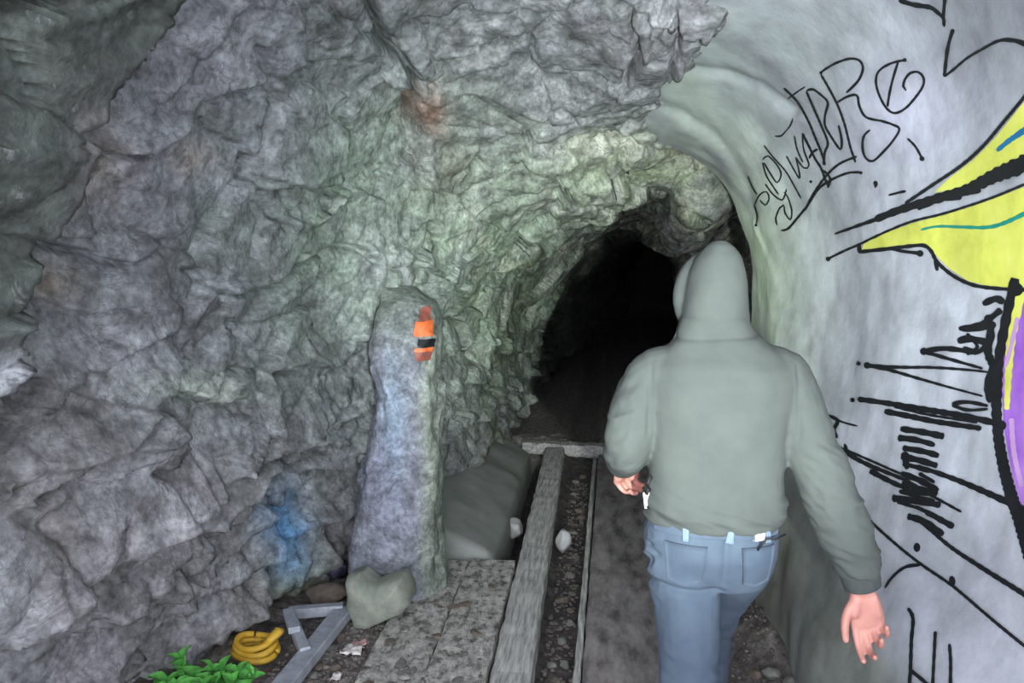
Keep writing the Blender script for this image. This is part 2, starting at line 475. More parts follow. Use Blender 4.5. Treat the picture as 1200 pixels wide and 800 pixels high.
tint(blob(810, 170, 40, 14) * .6, (132, 118, 100))
tint(blob(190, 690, 90, 60) * .45 * (nC > -.1), (136, 130, 136))
tint(sstep(7, 9, Y) * .7, (62, 62, 60))  # rock gets darker towards the far end
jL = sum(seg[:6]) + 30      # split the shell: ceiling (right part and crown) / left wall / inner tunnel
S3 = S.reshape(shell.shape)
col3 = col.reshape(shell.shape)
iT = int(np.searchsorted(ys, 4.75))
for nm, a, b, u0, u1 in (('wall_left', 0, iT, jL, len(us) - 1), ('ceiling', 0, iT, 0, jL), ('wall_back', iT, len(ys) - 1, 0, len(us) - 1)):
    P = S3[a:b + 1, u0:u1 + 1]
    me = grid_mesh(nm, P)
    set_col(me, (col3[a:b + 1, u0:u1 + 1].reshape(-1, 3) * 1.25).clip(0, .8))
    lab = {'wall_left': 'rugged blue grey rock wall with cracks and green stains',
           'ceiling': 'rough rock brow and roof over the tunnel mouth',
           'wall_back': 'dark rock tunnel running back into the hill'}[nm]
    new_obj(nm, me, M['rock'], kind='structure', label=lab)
# closing rock at the far end
endring = S3[-1]
me = mesh('end', list(endring) + [endring.mean(0)], [(k, (k + 1) % len(endring), len(endring)) for k in range(len(endring))])
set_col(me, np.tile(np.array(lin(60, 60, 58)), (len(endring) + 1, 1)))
new_obj('trim_1', me, M['rock'], kind='structure', label='rock face closing the far end of the tunnel')

# ------------------------------------------------------------------ concrete lining on the right
PR = [  # Y, profile points (X, z) from floor to crown edge
    (-1.5, (.80, -.4), (.86, .3), (.98, .9), (1.02, 1.4), (1.0, 1.8), (.95, 2.2), (.84, 2.5), (.70, 2.75), (.55, 2.95), (.35, 3.1)),
    (1.5, (.72, -.4), (.78, .3), (.90, .9), (.96, 1.4), (.95, 1.8), (.90, 2.2), (.80, 2.5), (.70, 2.68), (.60, 2.82), (.48, 2.92)),
    (2.5, (.70, -.4), (.75, .3), (.86, .9), (.92, 1.4), (.92, 1.8), (.86, 2.2), (.76, 2.43), (.66, 2.56), (.55, 2.66), (.42, 2.74)),
    (3.3, (.70, -.4), (.74, .3), (.81, .9), (.86, 1.4), (.86, 1.75), (.78, 2.1), (.66, 2.34), (.52, 2.47), (.36, 2.56), (.20, 2.61)),
    (3.9, (.72, -.4), (.74, .3), (.78, .9), (.80, 1.4), (.79, 1.7), (.72, 2.0), (.60, 2.2), (.40, 2.37), (.20, 2.45), (.0, 2.50)),
    (4.35, (.76, -.4), (.78, .3), (.81, .9), (.83, 1.3), (.82, 1.65), (.74, 1.95), (.58, 2.15), (.34, 2.28), (.10, 2.35), (-.08, 2.40)),
]
ly = np.concatenate([np.arange(-.5, 1.2, .07), np.arange(1.2, 4.36, .02)])
pY = np.array([p[0] for p in PR]); pc = np.array([p[1:] for p in PR], float)
cyl = np.zeros((len(ly), 10, 2))
for k in range(10):
    for c in range(2):
        v = np.interp(ly, pY, pc[:, k, c])
        cyl[:, k, c] = np.convolve(np.pad(v, 8, mode='reflect', reflect_type='odd'), k7, 'valid')
for k in range(10):
    wk = 0 if k == 0 else (.5 if k == 1 else 1.0)
    cyl[:, k, 0] += wk * np.interp(ly, [-1.5, 1.5, 2.5, 3.3, 3.9, 4.35], [.2, .15, .10, .05, .0, -.02])
lus = [(k, t) for k in range(9) for t in np.linspace(0, 1, 20, endpoint=False)] + [(8, 1.0)]
lin_g = np.zeros((len(ly), len(lus), 3))
lin_g[:, :, 1] = ly[:, None]
for j, (k, t) in enumerate(lus):
    p0, p1, p2, p3 = cyl[:, max(k - 1, 0)], cyl[:, k], cyl[:, k + 1], cyl[:, min(k + 2, 9)]
    q = 0.5 * (2 * p1 + (p2 - p0) * t + (2 * p0 - 5 * p1 + 4 * p2 - p3) * t * t + (3 * p1 - p0 - 3 * p2 + p3) * t ** 3)
    lin_g[:, j, 0] = q[:, 0]; lin_g[:, j, 2] = q[:, 1]
# the rim wavers
edge = sstep(3.6, 4.36, lin_g[:, :, 1])
lin_g[:, :, 1] += edge * .05 * vnoise(np.stack([lin_g[:, :, 0].ravel() * 3, lin_g[:, :, 2].ravel() * 3, np.zeros(lin_g[:, :, 0].size)], 1), 5).reshape(edge.shape)
ln = grid_normals(lin_g)
if (ln[:, :, 0]).sum() > 0:
    ln = -ln
LB = lin_g.reshape(-1, 3)
ld = .018 * fbm(LB * 2.2, 3, 4) + .006 * fbm(LB * 7, 3, 6) + .05 * fbm(LB * 3, 3, 8) * sstep(.75, .1, LB[:, 2])
# trowelled ridge that runs round the vault in front of the rim
lpx, lpy = survey(LB)
for line, dep, w, lip, reach in (
        ([(722, 128), (752, 118), (800, 132), (840, 160), (868, 200), (884, 250)], .012, 8, .03, 26),
        ([(800, 82), (850, 86), (892, 100), (930, 130)], .015, 6, .02, 20)):
    d, s = seg_dist(lpx, lpy, line)
    ld += np.where(LB[:, 1] > 2.4, -dep * np.exp(-(d / w) ** 2) + np.where(s > 0, lip * np.exp(-d / reach) * (1 - np.exp(-d / 8)), 0), 0)
LS = (LB + ln.reshape(-1, 3) * ld[:, None])
n1, n2 = fbm(LB * 1.6, 4, 15), fbm(LB * np.array([4, 4, 1.2]), 4, 16)
lc = np.array(lin(148, 152, 163))[None] * np.ones((len(LB), 1))
def ltint(w, rgb):
    global lc
    w = np.clip(w, 0, 1)[:, None]
    lc = lc * (1 - w) + np.array(lin(*rgb))[None] * w
ltint(sstep(-.1, .5, n1) * .6, (136, 140, 146))
ltint(sstep(.0, .5, n2) * .5, (160, 163, 174))
ltint(sstep(.1, .5, -n2) * .4, (124, 126, 132))
ltint(sstep(2.9, 4.0, LB[:, 1] + .15 * n2) * .8, (150, 162, 146))
ltint(sstep(3.4, 4.2, LB[:, 1] + .3 * n2) * sstep(2.2, 1.6, LB[:, 2]) * .6, (172, 188, 160))
ltint(sstep(2.2, 2.5, LB[:, 2]) * sstep(2.2, 3.4, LB[:, 1]) * .7, (132, 144, 138))
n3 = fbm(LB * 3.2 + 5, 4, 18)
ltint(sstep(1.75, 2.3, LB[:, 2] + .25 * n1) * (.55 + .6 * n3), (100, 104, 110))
ltint(sstep(.12, .4, n3) * .45, (118, 122, 128))
ltint(np.exp(-np.hypot((lpx - 1060) / 60, (lpy - 140) / 60) ** 2) * .5, (160, 160, 182))
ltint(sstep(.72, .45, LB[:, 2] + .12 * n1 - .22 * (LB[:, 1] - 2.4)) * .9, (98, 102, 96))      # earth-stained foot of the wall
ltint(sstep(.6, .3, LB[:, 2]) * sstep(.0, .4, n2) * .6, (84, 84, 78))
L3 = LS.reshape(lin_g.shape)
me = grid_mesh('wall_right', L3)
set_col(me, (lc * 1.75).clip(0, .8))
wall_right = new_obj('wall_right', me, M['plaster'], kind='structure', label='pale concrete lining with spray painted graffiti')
bvh = BVHTree.FromPolygons([tuple(v) for v in LS], [tuple(p.vertices) for p in me.polygons])
# thickness of the lining at the rim
rim = L3[-1]
rn = ln[-1]
back = rim - rn * .11 + np.array([0, .02, 0])
back2 = rim - rn * .55 + np.array([0, .05, 0])
rimP = np.stack([rim + np.array([0, 0.0, 0]), rim * .5 + back * .5 + np.array([0, .03, 0]), back, back2])
me = grid_mesh('lining_rim', rimP)
set_col(me, np.tile(np.array(lin(158, 168, 150)), (rimP.shape[0] * rimP.shape[1], 1)))
new_obj('lining_rim', me, M['plaster'], wall_right, label='broken outer edge of the concrete lining')

# ------------------------------------------------------------------ graffiti, sprayed on the lining
ORG = Vector((0, 0, CAM_H))
def hit(x, y, off):
    d = ray(x, y).normalized()
    loc, n, i, dist = bvh.ray_cast(ORG, d)
    if loc is None:
        return None
    if n.dot(d) > 0:
        n = -n
    return loc + n * off

def smooth_line(pts, step=3.0):
    P = [Vector((*p, 0)) for p in pts]
    out = []
    for k in range(len(P) - 1):
        p0, p1, p2, p3 = P[max(k - 1, 0)], P[k], P[k + 1], P[min(k + 2, len(P) - 1)]
        n = max(1, int((p2 - p1).length / step))
        for j in range(n):
            t = j / n
            out.append(0.5 * (2 * p1 + (p2 - p0) * t + (2 * p0 - 5 * p1 + 4 * p2 - p3) * t * t + (3 * p1 - p0 - 3 * p2 + p3) * t ** 3))
    out.append(P[-1])
    return [(v.x, v.y) for v in out]

class Paint:
    def __init__(self):
        self.V, self.F = [], []
    def stroke(self, pts, w, off=.004, w1=None, wm=None, taper=True):
        c = smooth_line(pts)
        n = len(c)
        rows = []
        for i, (x, y) in enumerate(c):
            a, b = c[max(i - 1, 0)], c[min(i + 1, n - 1)]
            dx, dy = b[0] - a[0], b[1] - a[1]
            l = math.hypot(dx, dy) or 1
            t = i / max(1, n - 1)
            ww = w if w1 is None else w + (w1 - w) * t
            if wm is not None:
                ww = w + (wm - w) * t * 2 if t < .5 else wm + ((w1 if w1 is not None else w) - wm) * (t * 2 - 1)
            if taper and n > 3 and (i == 0 or i == n - 1):
                ww *= .55
            ww *= .5 * (1 + .12 * math.sin(i * 1.7 + x))
            k = max(1, int(ww / 4))
            row = []
            for j in range(-k, k + 1):
                q = hit(x - dy / l * ww * j / k, y + dx / l * ww * j / k, off)
                row.append(q)
            if any(q is None for q in row):
                rows.append(None)
                continue
            rows.append((len(self.V), len(row)))
            self.V += row
        for r0, r1 in zip(rows[:-1], rows[1:]):
            if r0 and r1:
                m = min(r0[1], r1[1])
                a0, b0 = (r0[1] - m) // 2, (r1[1] - m) // 2
                # keep outer edges when the counts differ
                ia = [r0[0] + round(j * (r0[1] - 1) / (m - 1)) for j in range(m)]
                ib = [r1[0] + round(j * (r1[1] - 1) / (m - 1)) for j in range(m)]
                for j in range(m - 1):
                    self.F.append((ia[j], ia[j + 1], ib[j + 1], ib[j]))
    def dot(self, x, y, r, off=.004, ry=None):
        c = hit(x, y, off)
        if c is None:
            return
        s = len(self.V)
        ring = [hit(x + r * math.cos(a), y + (ry or r) * math.sin(a), off) for a in [k * math.pi / 6 for k in range(12)]]
        if any(q is None for q in ring):
            return
        self.V += [c] + ring
        self.F += [(s, s + 1 + k, s + 1 + (k + 1) % 12) for k in range(12)]
    def fill(self, poly, off=.002, step=4.0):
        xs = [p[0] for p in poly]
        x = min(xs)
        cols = []
        while x <= max(xs) + .01:
            ys_ = []
            for (x0, y0), (x1, y1) in zip(poly, poly[1:] + poly[:1]):
                if (x0 <= x) != (x1 <= x):
                    ys_.append(y0 + (y1 - y0) * (x - x0) / (x1 - x0))
            ys_.sort()
            cols.append((x, ys_[0], ys_[-1]) if len(ys_) >= 2 else None)
            x += step
        prev = None
        for c in cols:
            cur = None
            if c:
                n = 40
                row = [hit(c[0], c[1] + (c[2] - c[1]) * j / n, off) for j in range(n + 1)]
                if all(q is not None for q in row):
                    cur = len(self.V)
                    self.V += row
                    if prev is not None:
                        for j in range(n):
                            self.F.append((prev + j, cur + j, cur + j + 1, prev + j + 1))
            prev = cur
    def build(self, name, mat, label):
        new_obj(name, mesh(name, self.V, self.F), mat, wall_right, label=label)

def cv(x0, y0, s):
    return lambda pts: [(x0 + x / s, y0 + y / s) for x, y in pts]

# scribbled name
A = cv(860, 40, 3.2)
g = Paint()
for pts in (
    [(190, 200), (240, 250), (280, 320), (310, 390), (335, 450), (345, 490)], [(205, 240), (240, 215), (270, 195)],
    [(275, 210), (300, 205), (332, 228), (356, 256), (346, 300), (345, 340), (365, 378), (402, 430), (408, 395), (396, 340)],
    [(275, 212), (300, 270), (335, 350), (356, 408), (345, 440), (340, 490)],
    [(330, 150), (365, 210), (395, 270), (420, 340), (440, 420), (460, 480)],
    [(330, 142), (345, 130), (390, 105), (440, 90), (475, 97), (488, 125), (475, 165), (450, 195), (425, 218)],
    [(390, 255), (430, 232), (465, 228), (475, 270), (500, 310), (560, 325), (600, 338), (625, 355), (600, 400), (560, 445), (525, 475), (500, 465), (488, 435), (487, 400), (495, 375), (515, 358)],
    [(645, 95), (600, 105), (560, 125), (540, 150), (538, 190), (555, 240), (580, 280), (610, 295), (650, 275), (690, 230), (715, 190), (715, 160), (695, 140), (665, 145), (645, 170), (640, 195), (650, 210)],
    [(620, 103), (605, 150), (590, 210), (580, 270)], [(655, 390), (685, 420), (712, 468)],
    [(225, 315), (215, 340), (200, 360)], [(155, 380), (180, 380), (200, 358)],
    [(115, 415), (150, 460), (195, 510), (225, 560), (255, 615)], [(110, 470), (130, 455), (165, 490), (180, 525), (165, 555), (145, 530), (115, 480)],
    [(110, 480), (125, 530), (150, 570), (170, 600)], [(200, 455), (230, 510), (250, 540), (245, 500), (235, 460)], [(235, 460), (265, 500), (285, 490), (265, 430), (260, 370)],
    [(230, 380), (240, 430), (262, 480)], [(260, 370), (290, 430), (310, 470), (330, 500), (345, 540), (360, 575)], [(285, 465), (300, 440), (318, 430)],
    [(55, 530), (70, 570), (90, 600)], [(80, 640), (100, 600), (125, 590), (135, 615), (120, 640), (100, 620)], [(78, 640), (90, 680), (85, 715)],
    [(165, 715), (160, 690), (175, 650), (190, 640), (195, 670), (215, 695), (220, 660), (205, 610), (190, 590)],
    [(120, 560), (150, 600), (185, 620), (200, 580)], [(180, 735), (205, 730), (240, 690), (280, 640), (320, 580), (370, 545), (430, 520), (480, 517)],
    [(270, 660), (300, 600), (350, 530), (400, 485), (465, 457)], [(340, 510), (365, 540), (355, 575)],
):
    fine_part = max(p[0] for p in pts) < 300
    g.stroke(A(pts), 1.9 if fine_part else 2.9)
for x, y, r in ((710, 466, 3), (535, 557, 2.6), (535, 570, 1.6), (480, 519, 2), (292, 552, 1.8), (85, 716, 1.8), (330, 143, 2), (645, 95, 2.4)):
    q = A([(x, y)])[0]
    g.dot(q[0], q[1], r)
g.build('graffiti_tag', M['black_paint'], 'scribbled black spray paint name on the vault shoulder')

# lines above
A = cv(1060, 0, 5.714)
g = Paint()
g.stroke(A([(-30, -4), (60, 25), (180, 45), (230, 80), (270, 120), (275, 175)]), 5.5, wm=6, w1=3)
g.stroke(A([(285, -60), (270, 90), (272, 170)]), 5, w1=3)
g.stroke(A([(335, 190), (300, 310), (275, 510)]), 4.6, w1=4)
g.stroke(A([(275, 510), (340, 460), (430, 385), (540, 320), (640, 270), (720, 265), (800, 285), (930, 350)]), 3, wm=3.2, w1=8)
g.build('graffiti_line', M['black_paint'], 'loose black paint lines high on the lining')

# yellow fins of the big piece
A = cv(960, 100, 3.076)
g = Paint()
g.fill(A([(415, 387), (470, 335), (560, 265), (640, 185), (738, 62), (900, -150), (900, 170), (738, 262), (640, 318), (560, 350), (480, 376)]))
g.fill(A([(152, 600), (160, 570), (250, 528), (340, 495), (440, 470), (540, 440), (640, 405), (738, 366), (900, 300), (900, 730), (738, 728), (700, 730), (600, 720), (540, 705), (470, 660), (430, 620), (400, 585), (350, 577), (250, 592)]))
g.build('yellow_fin', M['yellow_paint'], 'pointed yellow spray painted fins')
g = Paint()
g.stroke(A([(370, 520), (430, 508), (520, 510), (600, 512), (660, 500), (738, 465), (880, 390)]), 2.5, .0035, w1=6, wm=4.5)
g.build('teal_line', M['teal_paint'], 'thin teal line through the lower yellow fin')
g = Paint()
g.stroke(A([(645, 235), (690, 198), (738, 165), (880, 60)]), 5, .0035, w1=9)
g.build('blue_line', M['blue_paint'], 'short blue stripe in the upper yellow fin')
g = Paint()
g.stroke(A([(315, 425), (420, 355), (520, 287), (600, 215), (680, 120), (738, 50), (880, -130)]), 4, .005)
g.stroke(A([(60, 535), (130, 510), (210, 482), (240, 470)]), 2, .005, w1=6)
g.stroke(A([(210, 482), (250, 465), (290, 450), (360, 428), (450, 402), (540, 375), (640, 325), (738, 285), (880, 215)]), 8, .005, wm=13, w1=27, taper=False)
g.stroke(A([(360, 445), (420, 420)]), 5, .005); g.stroke(A([(470, 408), (520, 400)]), 7, .005); g.stroke(A([(540, 385), (590, 378)]), 6, .005)
g.stroke(A([(255, 395), (290, 386), (318, 380)]), 3, .005)
g.stroke(A([(35, 625), (90, 598), (150, 572), (250, 525), (340, 490), (440, 465), (540, 435), (640, 400), (738, 360), (880, 298)]), 2.8, .005)
g.stroke(A([(148, 568), (150, 603)]), 5, .005)
g.stroke(A([(146, 600), (260, 588), (340, 578), (385, 577), (410, 598), (430, 635), (480, 680), (540, 712), (600, 727), (700, 735), (860, 738)]), 4.5, .005)
g.stroke(A([(260, 590), (310, 598), (370, 605)]), 2.4, .005, w1=5)
g.stroke(A([(425, 625), (431, 668)]), 5, .005)
for x, y, r in ((36, 625, 2.8), (369, 605, 4), (718, 735, 8), (209, 355, 2.5)):
    q = A([(x, y)])[0]
    g.dot(q[0], q[1], r, .005)
g.build('fin_outline', M['black_paint'], 'black outlines around the yellow fins')

# purple shape at the edge
g = Paint()
g.fill([(1174, 444), (1176, 400), (1181, 370), (1186, 350), (1192, 334), (1260, 330), (1262, 660), (1208, 640), (1196, 590), (1187, 555), (1179, 512), (1175, 480)], .002, 3.0)
g.build('purple_field', M['purple_paint'], 'purple spray painted field at the edge of the piece')
g = Paint()
g.stroke([(1200, 338), (1192, 366), (1186, 400), (1183, 440), (1181, 480)], 13, .003, wm=10, w1=6)
g.build('yellow_edge', M['yellow_paint'], 'yellow fade along the purple field')
g = Paint()
g.stroke([(1194, 372), (1188, 400), (1180, 430)], 5, .004)
g.stroke([(1187, 490), (1190, 530), (1199, 570)], 6, .004)
g.build('lilac_edge', M['lilac_paint'], 'pale lilac streak in the purple field')
g = Paint()
g.stroke([(1192, 326), (1186, 352), (1179, 385), (1173, 420), (1171, 450), (1170, 480), (1172, 510), (1178, 545), (1187, 580), (1198, 612), (1212, 660)], 11, .005, wm=12, w1=17, taper=False)
A = cv(960, 350, 3.2)
for pts, w, w1 in (
    ([(700, 15), (670, 0), (620, 20)], 9, 7), ([(690, 40), (640, 80), (600, 100), (530, 112)], 8, 5), ([(530, 112), (590, 115), (670, 95)], 5, 7),
    ([(640, 60), (650, 130), (640, 200), (660, 260), (640, 320), (650, 390)], 10, 9), ([(525, 160), (570, 150), (640, 165)], 8, 8), ([(545, 185), (600, 200), (640, 170)], 6, 6),
    ([(395, 197), (480, 187), (600, 203)], 6, 6), ([(395, 197), (500, 228), (620, 262)], 5, 3), ([(560, 130), (600, 180), (560, 210)], 4, 4),
    ([(185, 250), (300, 257), (420, 258), (540, 265), (640, 275)], 4.5, 2.5), ([(185, 250), (270, 268), (380, 300), (480, 328), (620, 366)], 4.5, 2.2),
    ([(160, 378), (260, 392), (400, 415), (520, 435), (695, 472)], 6, 8), ([(250, 422), (330, 438), (450, 462), (615, 487)], 7, 6), ([(285, 405), (400, 432), (520, 452), (600, 465)], 3, 3),
    ([(505, 395), (560, 388), (640, 402)], 5, 4), ([(505, 397), (560, 418), (640, 414)], 5, 3),
    ([(310, 488), (390, 500), (475, 517)], 7, 8), ([(300, 522), (370, 530), (440, 550)], 8, 6), ([(318, 560), (390, 572), (455, 590)], 7, 7), ([(312, 592), (380, 606), (450, 628)], 8, 7),
    ([(318, 620), (370, 632), (420, 650)], 6, 5), ([(312, 655), (390, 685), (452, 722)], 7, 8), ([(315, 690), (380, 712), (448, 735)], 5, 8), ([(325, 575), (335, 640)], 9, 6),
    ([(380, 655), (440, 690)], 5, 4), ([(280, 750), (370, 760), (462, 775)], 8, 7), ([(305, 722), (380, 745), (440, 760)], 5, 5),
    ([(60, 548), (130, 592), (200, 628), (330, 682), (420, 735), (540, 800)], 6, 3), ([(90, 560), (200, 608), (300, 652), (420, 700)], 3, 3), ([(195, 645), (280, 690), (345, 716)], 7, 5),
    ([(370, 628), (500, 672), (640, 730), (790, 800)], 5, 9), ([(35, 435), (90, 462), (148, 478)], 3, 2), ([(45, 440), (75, 458), (60, 490), (72, 522)], 5, 4), ([(100, 545), (112, 575)], 4, 3),
):
    g.stroke(A(pts), w, .005, w1=w1)
for x, y, r in ((153, 243, 2.6), (130, 380, 2.8), (185, 250, 4), (398, 197, 4.5), (160, 378, 3.5), (690, 475, 6)):
    q = A([(x, y)])[0]
    g.dot(q[0], q[1], r, .0052)
A = cv(960, 560, 3.333)
for pts, w, w1 in (
    ([(290, 78), (380, 92), (482, 103)], 8, 5), ([(330, 45), (400, 60), (470, 58)], 6, 6), ([(350, 150), (420, 172), (492, 222)], 8, 7), ([(420, 132), (470, 158), (532, 192)], 6, 8),
    ([(310, 95), (400, 122), (470, 160)], 4, 4), ([(380, 110), (450, 140), (500, 170)], 3, 3),
    ([(400, 170), (440, 202), (520, 270), (640, 350), (800, 450), (900, 515)], 4, 7), ([(205, 170), (300, 255), (400, 335), (530, 425), (660, 535), (800, 650), (900, 730)], 3.4, 4),
    ([(262, 430), (290, 390), (340, 350), (400, 340)], 3, 4.5), ([(352, 510), (372, 550), (366, 640), (362, 760), (355, 840)], 4.5, 4), ([(460, 600), (455, 700), (448, 840)], 4, 3.5),
    ([(515, 650), (520, 720), (518, 840)], 4, 4), ([(360, 750), (420, 800), (460, 840)], 4.5, 4), ([(205, 165), (208, 190)], 5, 4), ([(522, 385), (530, 420)], 6, 8),
):
    g.stroke(A(pts), w, .005, w1=w1)
q = A([(388, 272)])[0]
g.dot(q[0], q[1], 4, .005, 5.5)
g.build('graffiti_scrawl', M['black_paint'], 'dense black spray scrawl and drips beside the purple field')

# ------------------------------------------------------------------ floor
gx = np.concatenate([np.arange(-3.6, -2.3, .1), np.arange(-2.3, 1.0, .016), np.arange(1.0, 2.41, .1)])
gy = np.concatenate([np.arange(-6, 1.2, .2), np.arange(1.2, 6.6, .018), np.arange(6.6, 17.1, .12)])
FX, FY = np.meshgrid(gx, gy, indexing='ij')
fp = np.stack([FX.ravel(), FY.ravel(), np.zeros(FX.size)], 1)
x_, y_ = fp[:, 0], fp[:, 1]
n_lo, n_hi = fbm(fp * 2.5, 3, 101), fbm(fp * 14, 4, 102)
z_ = -.055 + .025 * n_lo + .018 * n_hi
gap = sstep(-.36, -.28, x_) * sstep(-.04, -.12, x_)
z_ -= gap * (.07 + .02 * n_lo)
tr = sstep(3.86, 3.92, y_) * sstep(-1.2, -1.05, x_) * sstep(-.40, -.46, x_) * sstep(6.5, 6.2, y_)
z_ -= tr * .22
z_ += sstep(.48, .78, x_ + .05 * n_lo) * (.10 + .05 * n_lo) * sstep(4.5, 3.6, y_)
z_ += sstep(-1.45, -1.95, x_ + .05 * n_lo) * .10
z_ += np.where(y_ > 6.4, .05, 0)
FP = fp.copy(); FP[:, 2] = z_
me = grid_mesh('floor', FP.reshape(FX.shape + (3,)))
fc = np.array(lin(100, 93, 93))[None] * np.ones((len(fp), 1))
def ft(w, rgb):
    global fc
    w = np.clip(w, 0, 1)[:, None]
    fc = fc * (1 - w) + np.array(lin(*rgb))[None] * w
ft(sstep(.0, .4, n_hi) * .6, (146, 141, 136))
ft(sstep(.1, .5, -n_lo) * .5, (66, 60, 60))
ft(gap * .6, (58, 52, 54))
ft(sstep(-1.5, -1.75, x_) * .5, (72, 76, 56))
ft(tr * .7, (54, 54, 50))
ft(sstep(6.0, 6.6, y_) * .8, (128, 126, 122))  # far floor painted lighter, standing in for torch light
set_col(me, fc)
new_obj('floor', me, M['floor'], kind='structure', label='dirt floor of the adit with rubble')

# ------------------------------------------------------------------ generic solid builders (in thing-local space)
def sub(V, o):
    return [Vector(v) - Vector(o) for v in V]

def bar(p0, p1, w, h, up=Vector((0, 0, 1)), seg_n=1, wob=0.0, seed=0, bev=.006):
    """timber or profile between two points, bevelled cross-section, n segments, slightly uneven"""
    p0, p1 = Vector(p0), Vector(p1)
    ax = (p1 - p0).normalized()
    sd = ax.cross(up).normalized()
    upv = sd.cross(ax)
    rnd = random.Random(seed)
    prof = []
    b = min(bev, w * .3, h * .3)
    for sx, sy in ((1, 1), (-1, 1), (-1, -1), (1, -1)):
        c = (sx * w / 2, sy * h / 2)
        if sx * sy > 0:
            prof += [(c[0], c[1] - sy * b), (c[0] - sx * b, c[1])]
        else:
            prof += [(c[0] - sx * b, c[1]), (c[0], c[1] - sy * b)]
    V, Fc = [], []
    for k in range(seg_n + 1):
        o = p0.lerp(p1, k / seg_n)
        for (a, c) in prof:
            V.append(o + sd * (a + rnd.uniform(-wob, wob)) + upv * (c + rnd.uniform(-wob, wob)))
    for k in range(seg_n):
        for j in range(8):
            Fc.append((k * 8 + j, k * 8 + (j + 1) % 8, (k + 1) * 8 + (j + 1) % 8, (k + 1) * 8 + j))
    Fc.append(tuple(range(7, -1, -1)))
    Fc.append(tuple(range(seg_n * 8, seg_n * 8 + 8)))
    return V, Fc

def ico(subd):
    bm = bmesh.new()
    bmesh.ops.create_icosphere(bm, subdivisions=subd, radius=1)
    V = np.array([v.co[:] for v in bm.verts])
    Fc = [tuple(v.index for v in f.verts) for f in bm.faces]
    bm.free()
    return V, Fc
ICO = {k: ico(k) for k in (1, 2, 3, 4)}

def rock_mesh(name, size, seed, subd=3, rough=.25, cuts=7):
    V, Fc = ICO[subd]
    V = V.copy()
    rnd = np.random.RandomState(seed)
    for k in range(cuts):
        n = rnd.normal(size=3); n /= np.linalg.norm(n)
        dcut = rnd.uniform(.62, .9)
        t = V @ n
        V = V - np.outer(np.maximum(t - dcut, 0) * .9, n)
    V = V * (1 + rough * fbm(V * 1.6 + seed * 3.1, 3, seed)[:, None])
    V = V * np.array(size)[None] / 2
    V[:, 2] -= V[:, 2].min()
    return mesh(name, V, Fc, smooth=subd > 2)

def thing(name, label, cat, loc, group=None):
    return new_obj(name, None, loc=loc, label=label, cat=cat, group=group)

# ------------------------------------------------------------------ timbers
def timber(name, p0, p1, w, h, mat, label, cat, n=24, wob=.004, seed=1, parent=None):
    V, Fc = bar(p0, p1, w, h, seg_n=n, wob=wob, seed=seed, bev=.012)
    o = Vector(p0)
    me = mesh(name, sub(V, o), Fc, smooth=False)
    return new_obj(name, me, mat, parent, label=label, cat=cat, loc=o)

timber('timber_beam', (-.352, 1.7, -.075), (-.436, 6.12, -.075), .165, .17, M['wood'], 'long weathered grey timber beam lying along the middle of the track bed', 'beam', 60, .004, 3)
r = thing('walkway_board', 'wide grimy walkway board under the walking person', 'board', (.17, 1.4, -.06))
V, Fc = bar((.175, 1.4, -.045), (.20, 6.0, -.045), .53, .075, seg_n=60, wob=.003, seed=5)
new_obj('deck', mesh('deck', sub(V, (.17, 1.4, -.06)), Fc, False), M['wood_dark'], r)
V, Fc = bar((-.108, 1.4, -.05), (-.092, 5.9, -.05), .028, .115, seg_n=60, wob=.003, seed=6, bev=.006)
new_obj('edge_strip', mesh('edge_strip', sub(V, (.17, 1.4, -.06)), Fc, False), M['wood'], r, label='pale raised edge strip')
timber('cross_sleeper', (-.72, 6.24, -.03), (-.02, 6.20, -.03), .13, .10, M['wood'], 'grey sleeper lying across the far end of the timber beam', 'sleeper', 12, .006, 8)
r = thing('floor_board', 'chipped grey floorboard left of the long beam, littered with debris', 'board', (-.70, 3.2, -.05))
for k, (xa, xb) in enumerate(((-.585, .255), (-.855, .27))):
    V, Fc = bar((xa, 2.0, -.03 - .006 * k), (xa - .035, 3.88 - .02 * k, -.03 - .006 * k), xb, .05, seg_n=30, wob=.004, seed=11 + k)
    new_obj('plank', mesh('plank', sub(V, (-.70, 3.2, -.05)), Fc, False), M['board'], r)

# stone ledge along the left of the tunnel
n, m = 60, 26
P = np.zeros((n, m, 3))
for i in range(n):
    yv = 3.93 + 2.15 * i / (n - 1)
    prof = [(-1.12, .20), (-1.0, .17), (-.9, .12), (-.78, .055), (-.68, .01), (-.625, -.03), (-.605, -.10), (-.60, -.36)]
    pa = np.array(prof)
    tt = np.linspace(0, len(prof) - 1, m)
    P[i, :, 0] = np.interp(tt, range(len(prof)), pa[:, 0]) - .03 * i / n
    P[i, :, 2] = np.interp(tt, range(len(prof)), pa[:, 1])
    P[i, :, 1] = yv
P[0, :, 2] -= .03
q = P.reshape(-1, 3)
q += (fbm(q * 4, 3, 120) * .02)[:, None] * np.array([.6, .3, 1.0])
P = q.reshape(n, m, 3)
front_face = P[0].copy(); front_face[:, 2] = -.36
P = np.concatenate([front_face[None], P], 0)
o = np.array([-.85, 5.0, -.3])
new_obj('trim_2', grid_mesh('trim_2', P - o), M['concrete'], loc=o, kind='structure', label='low sloping grey ledge beside the trench at the tunnel entrance')

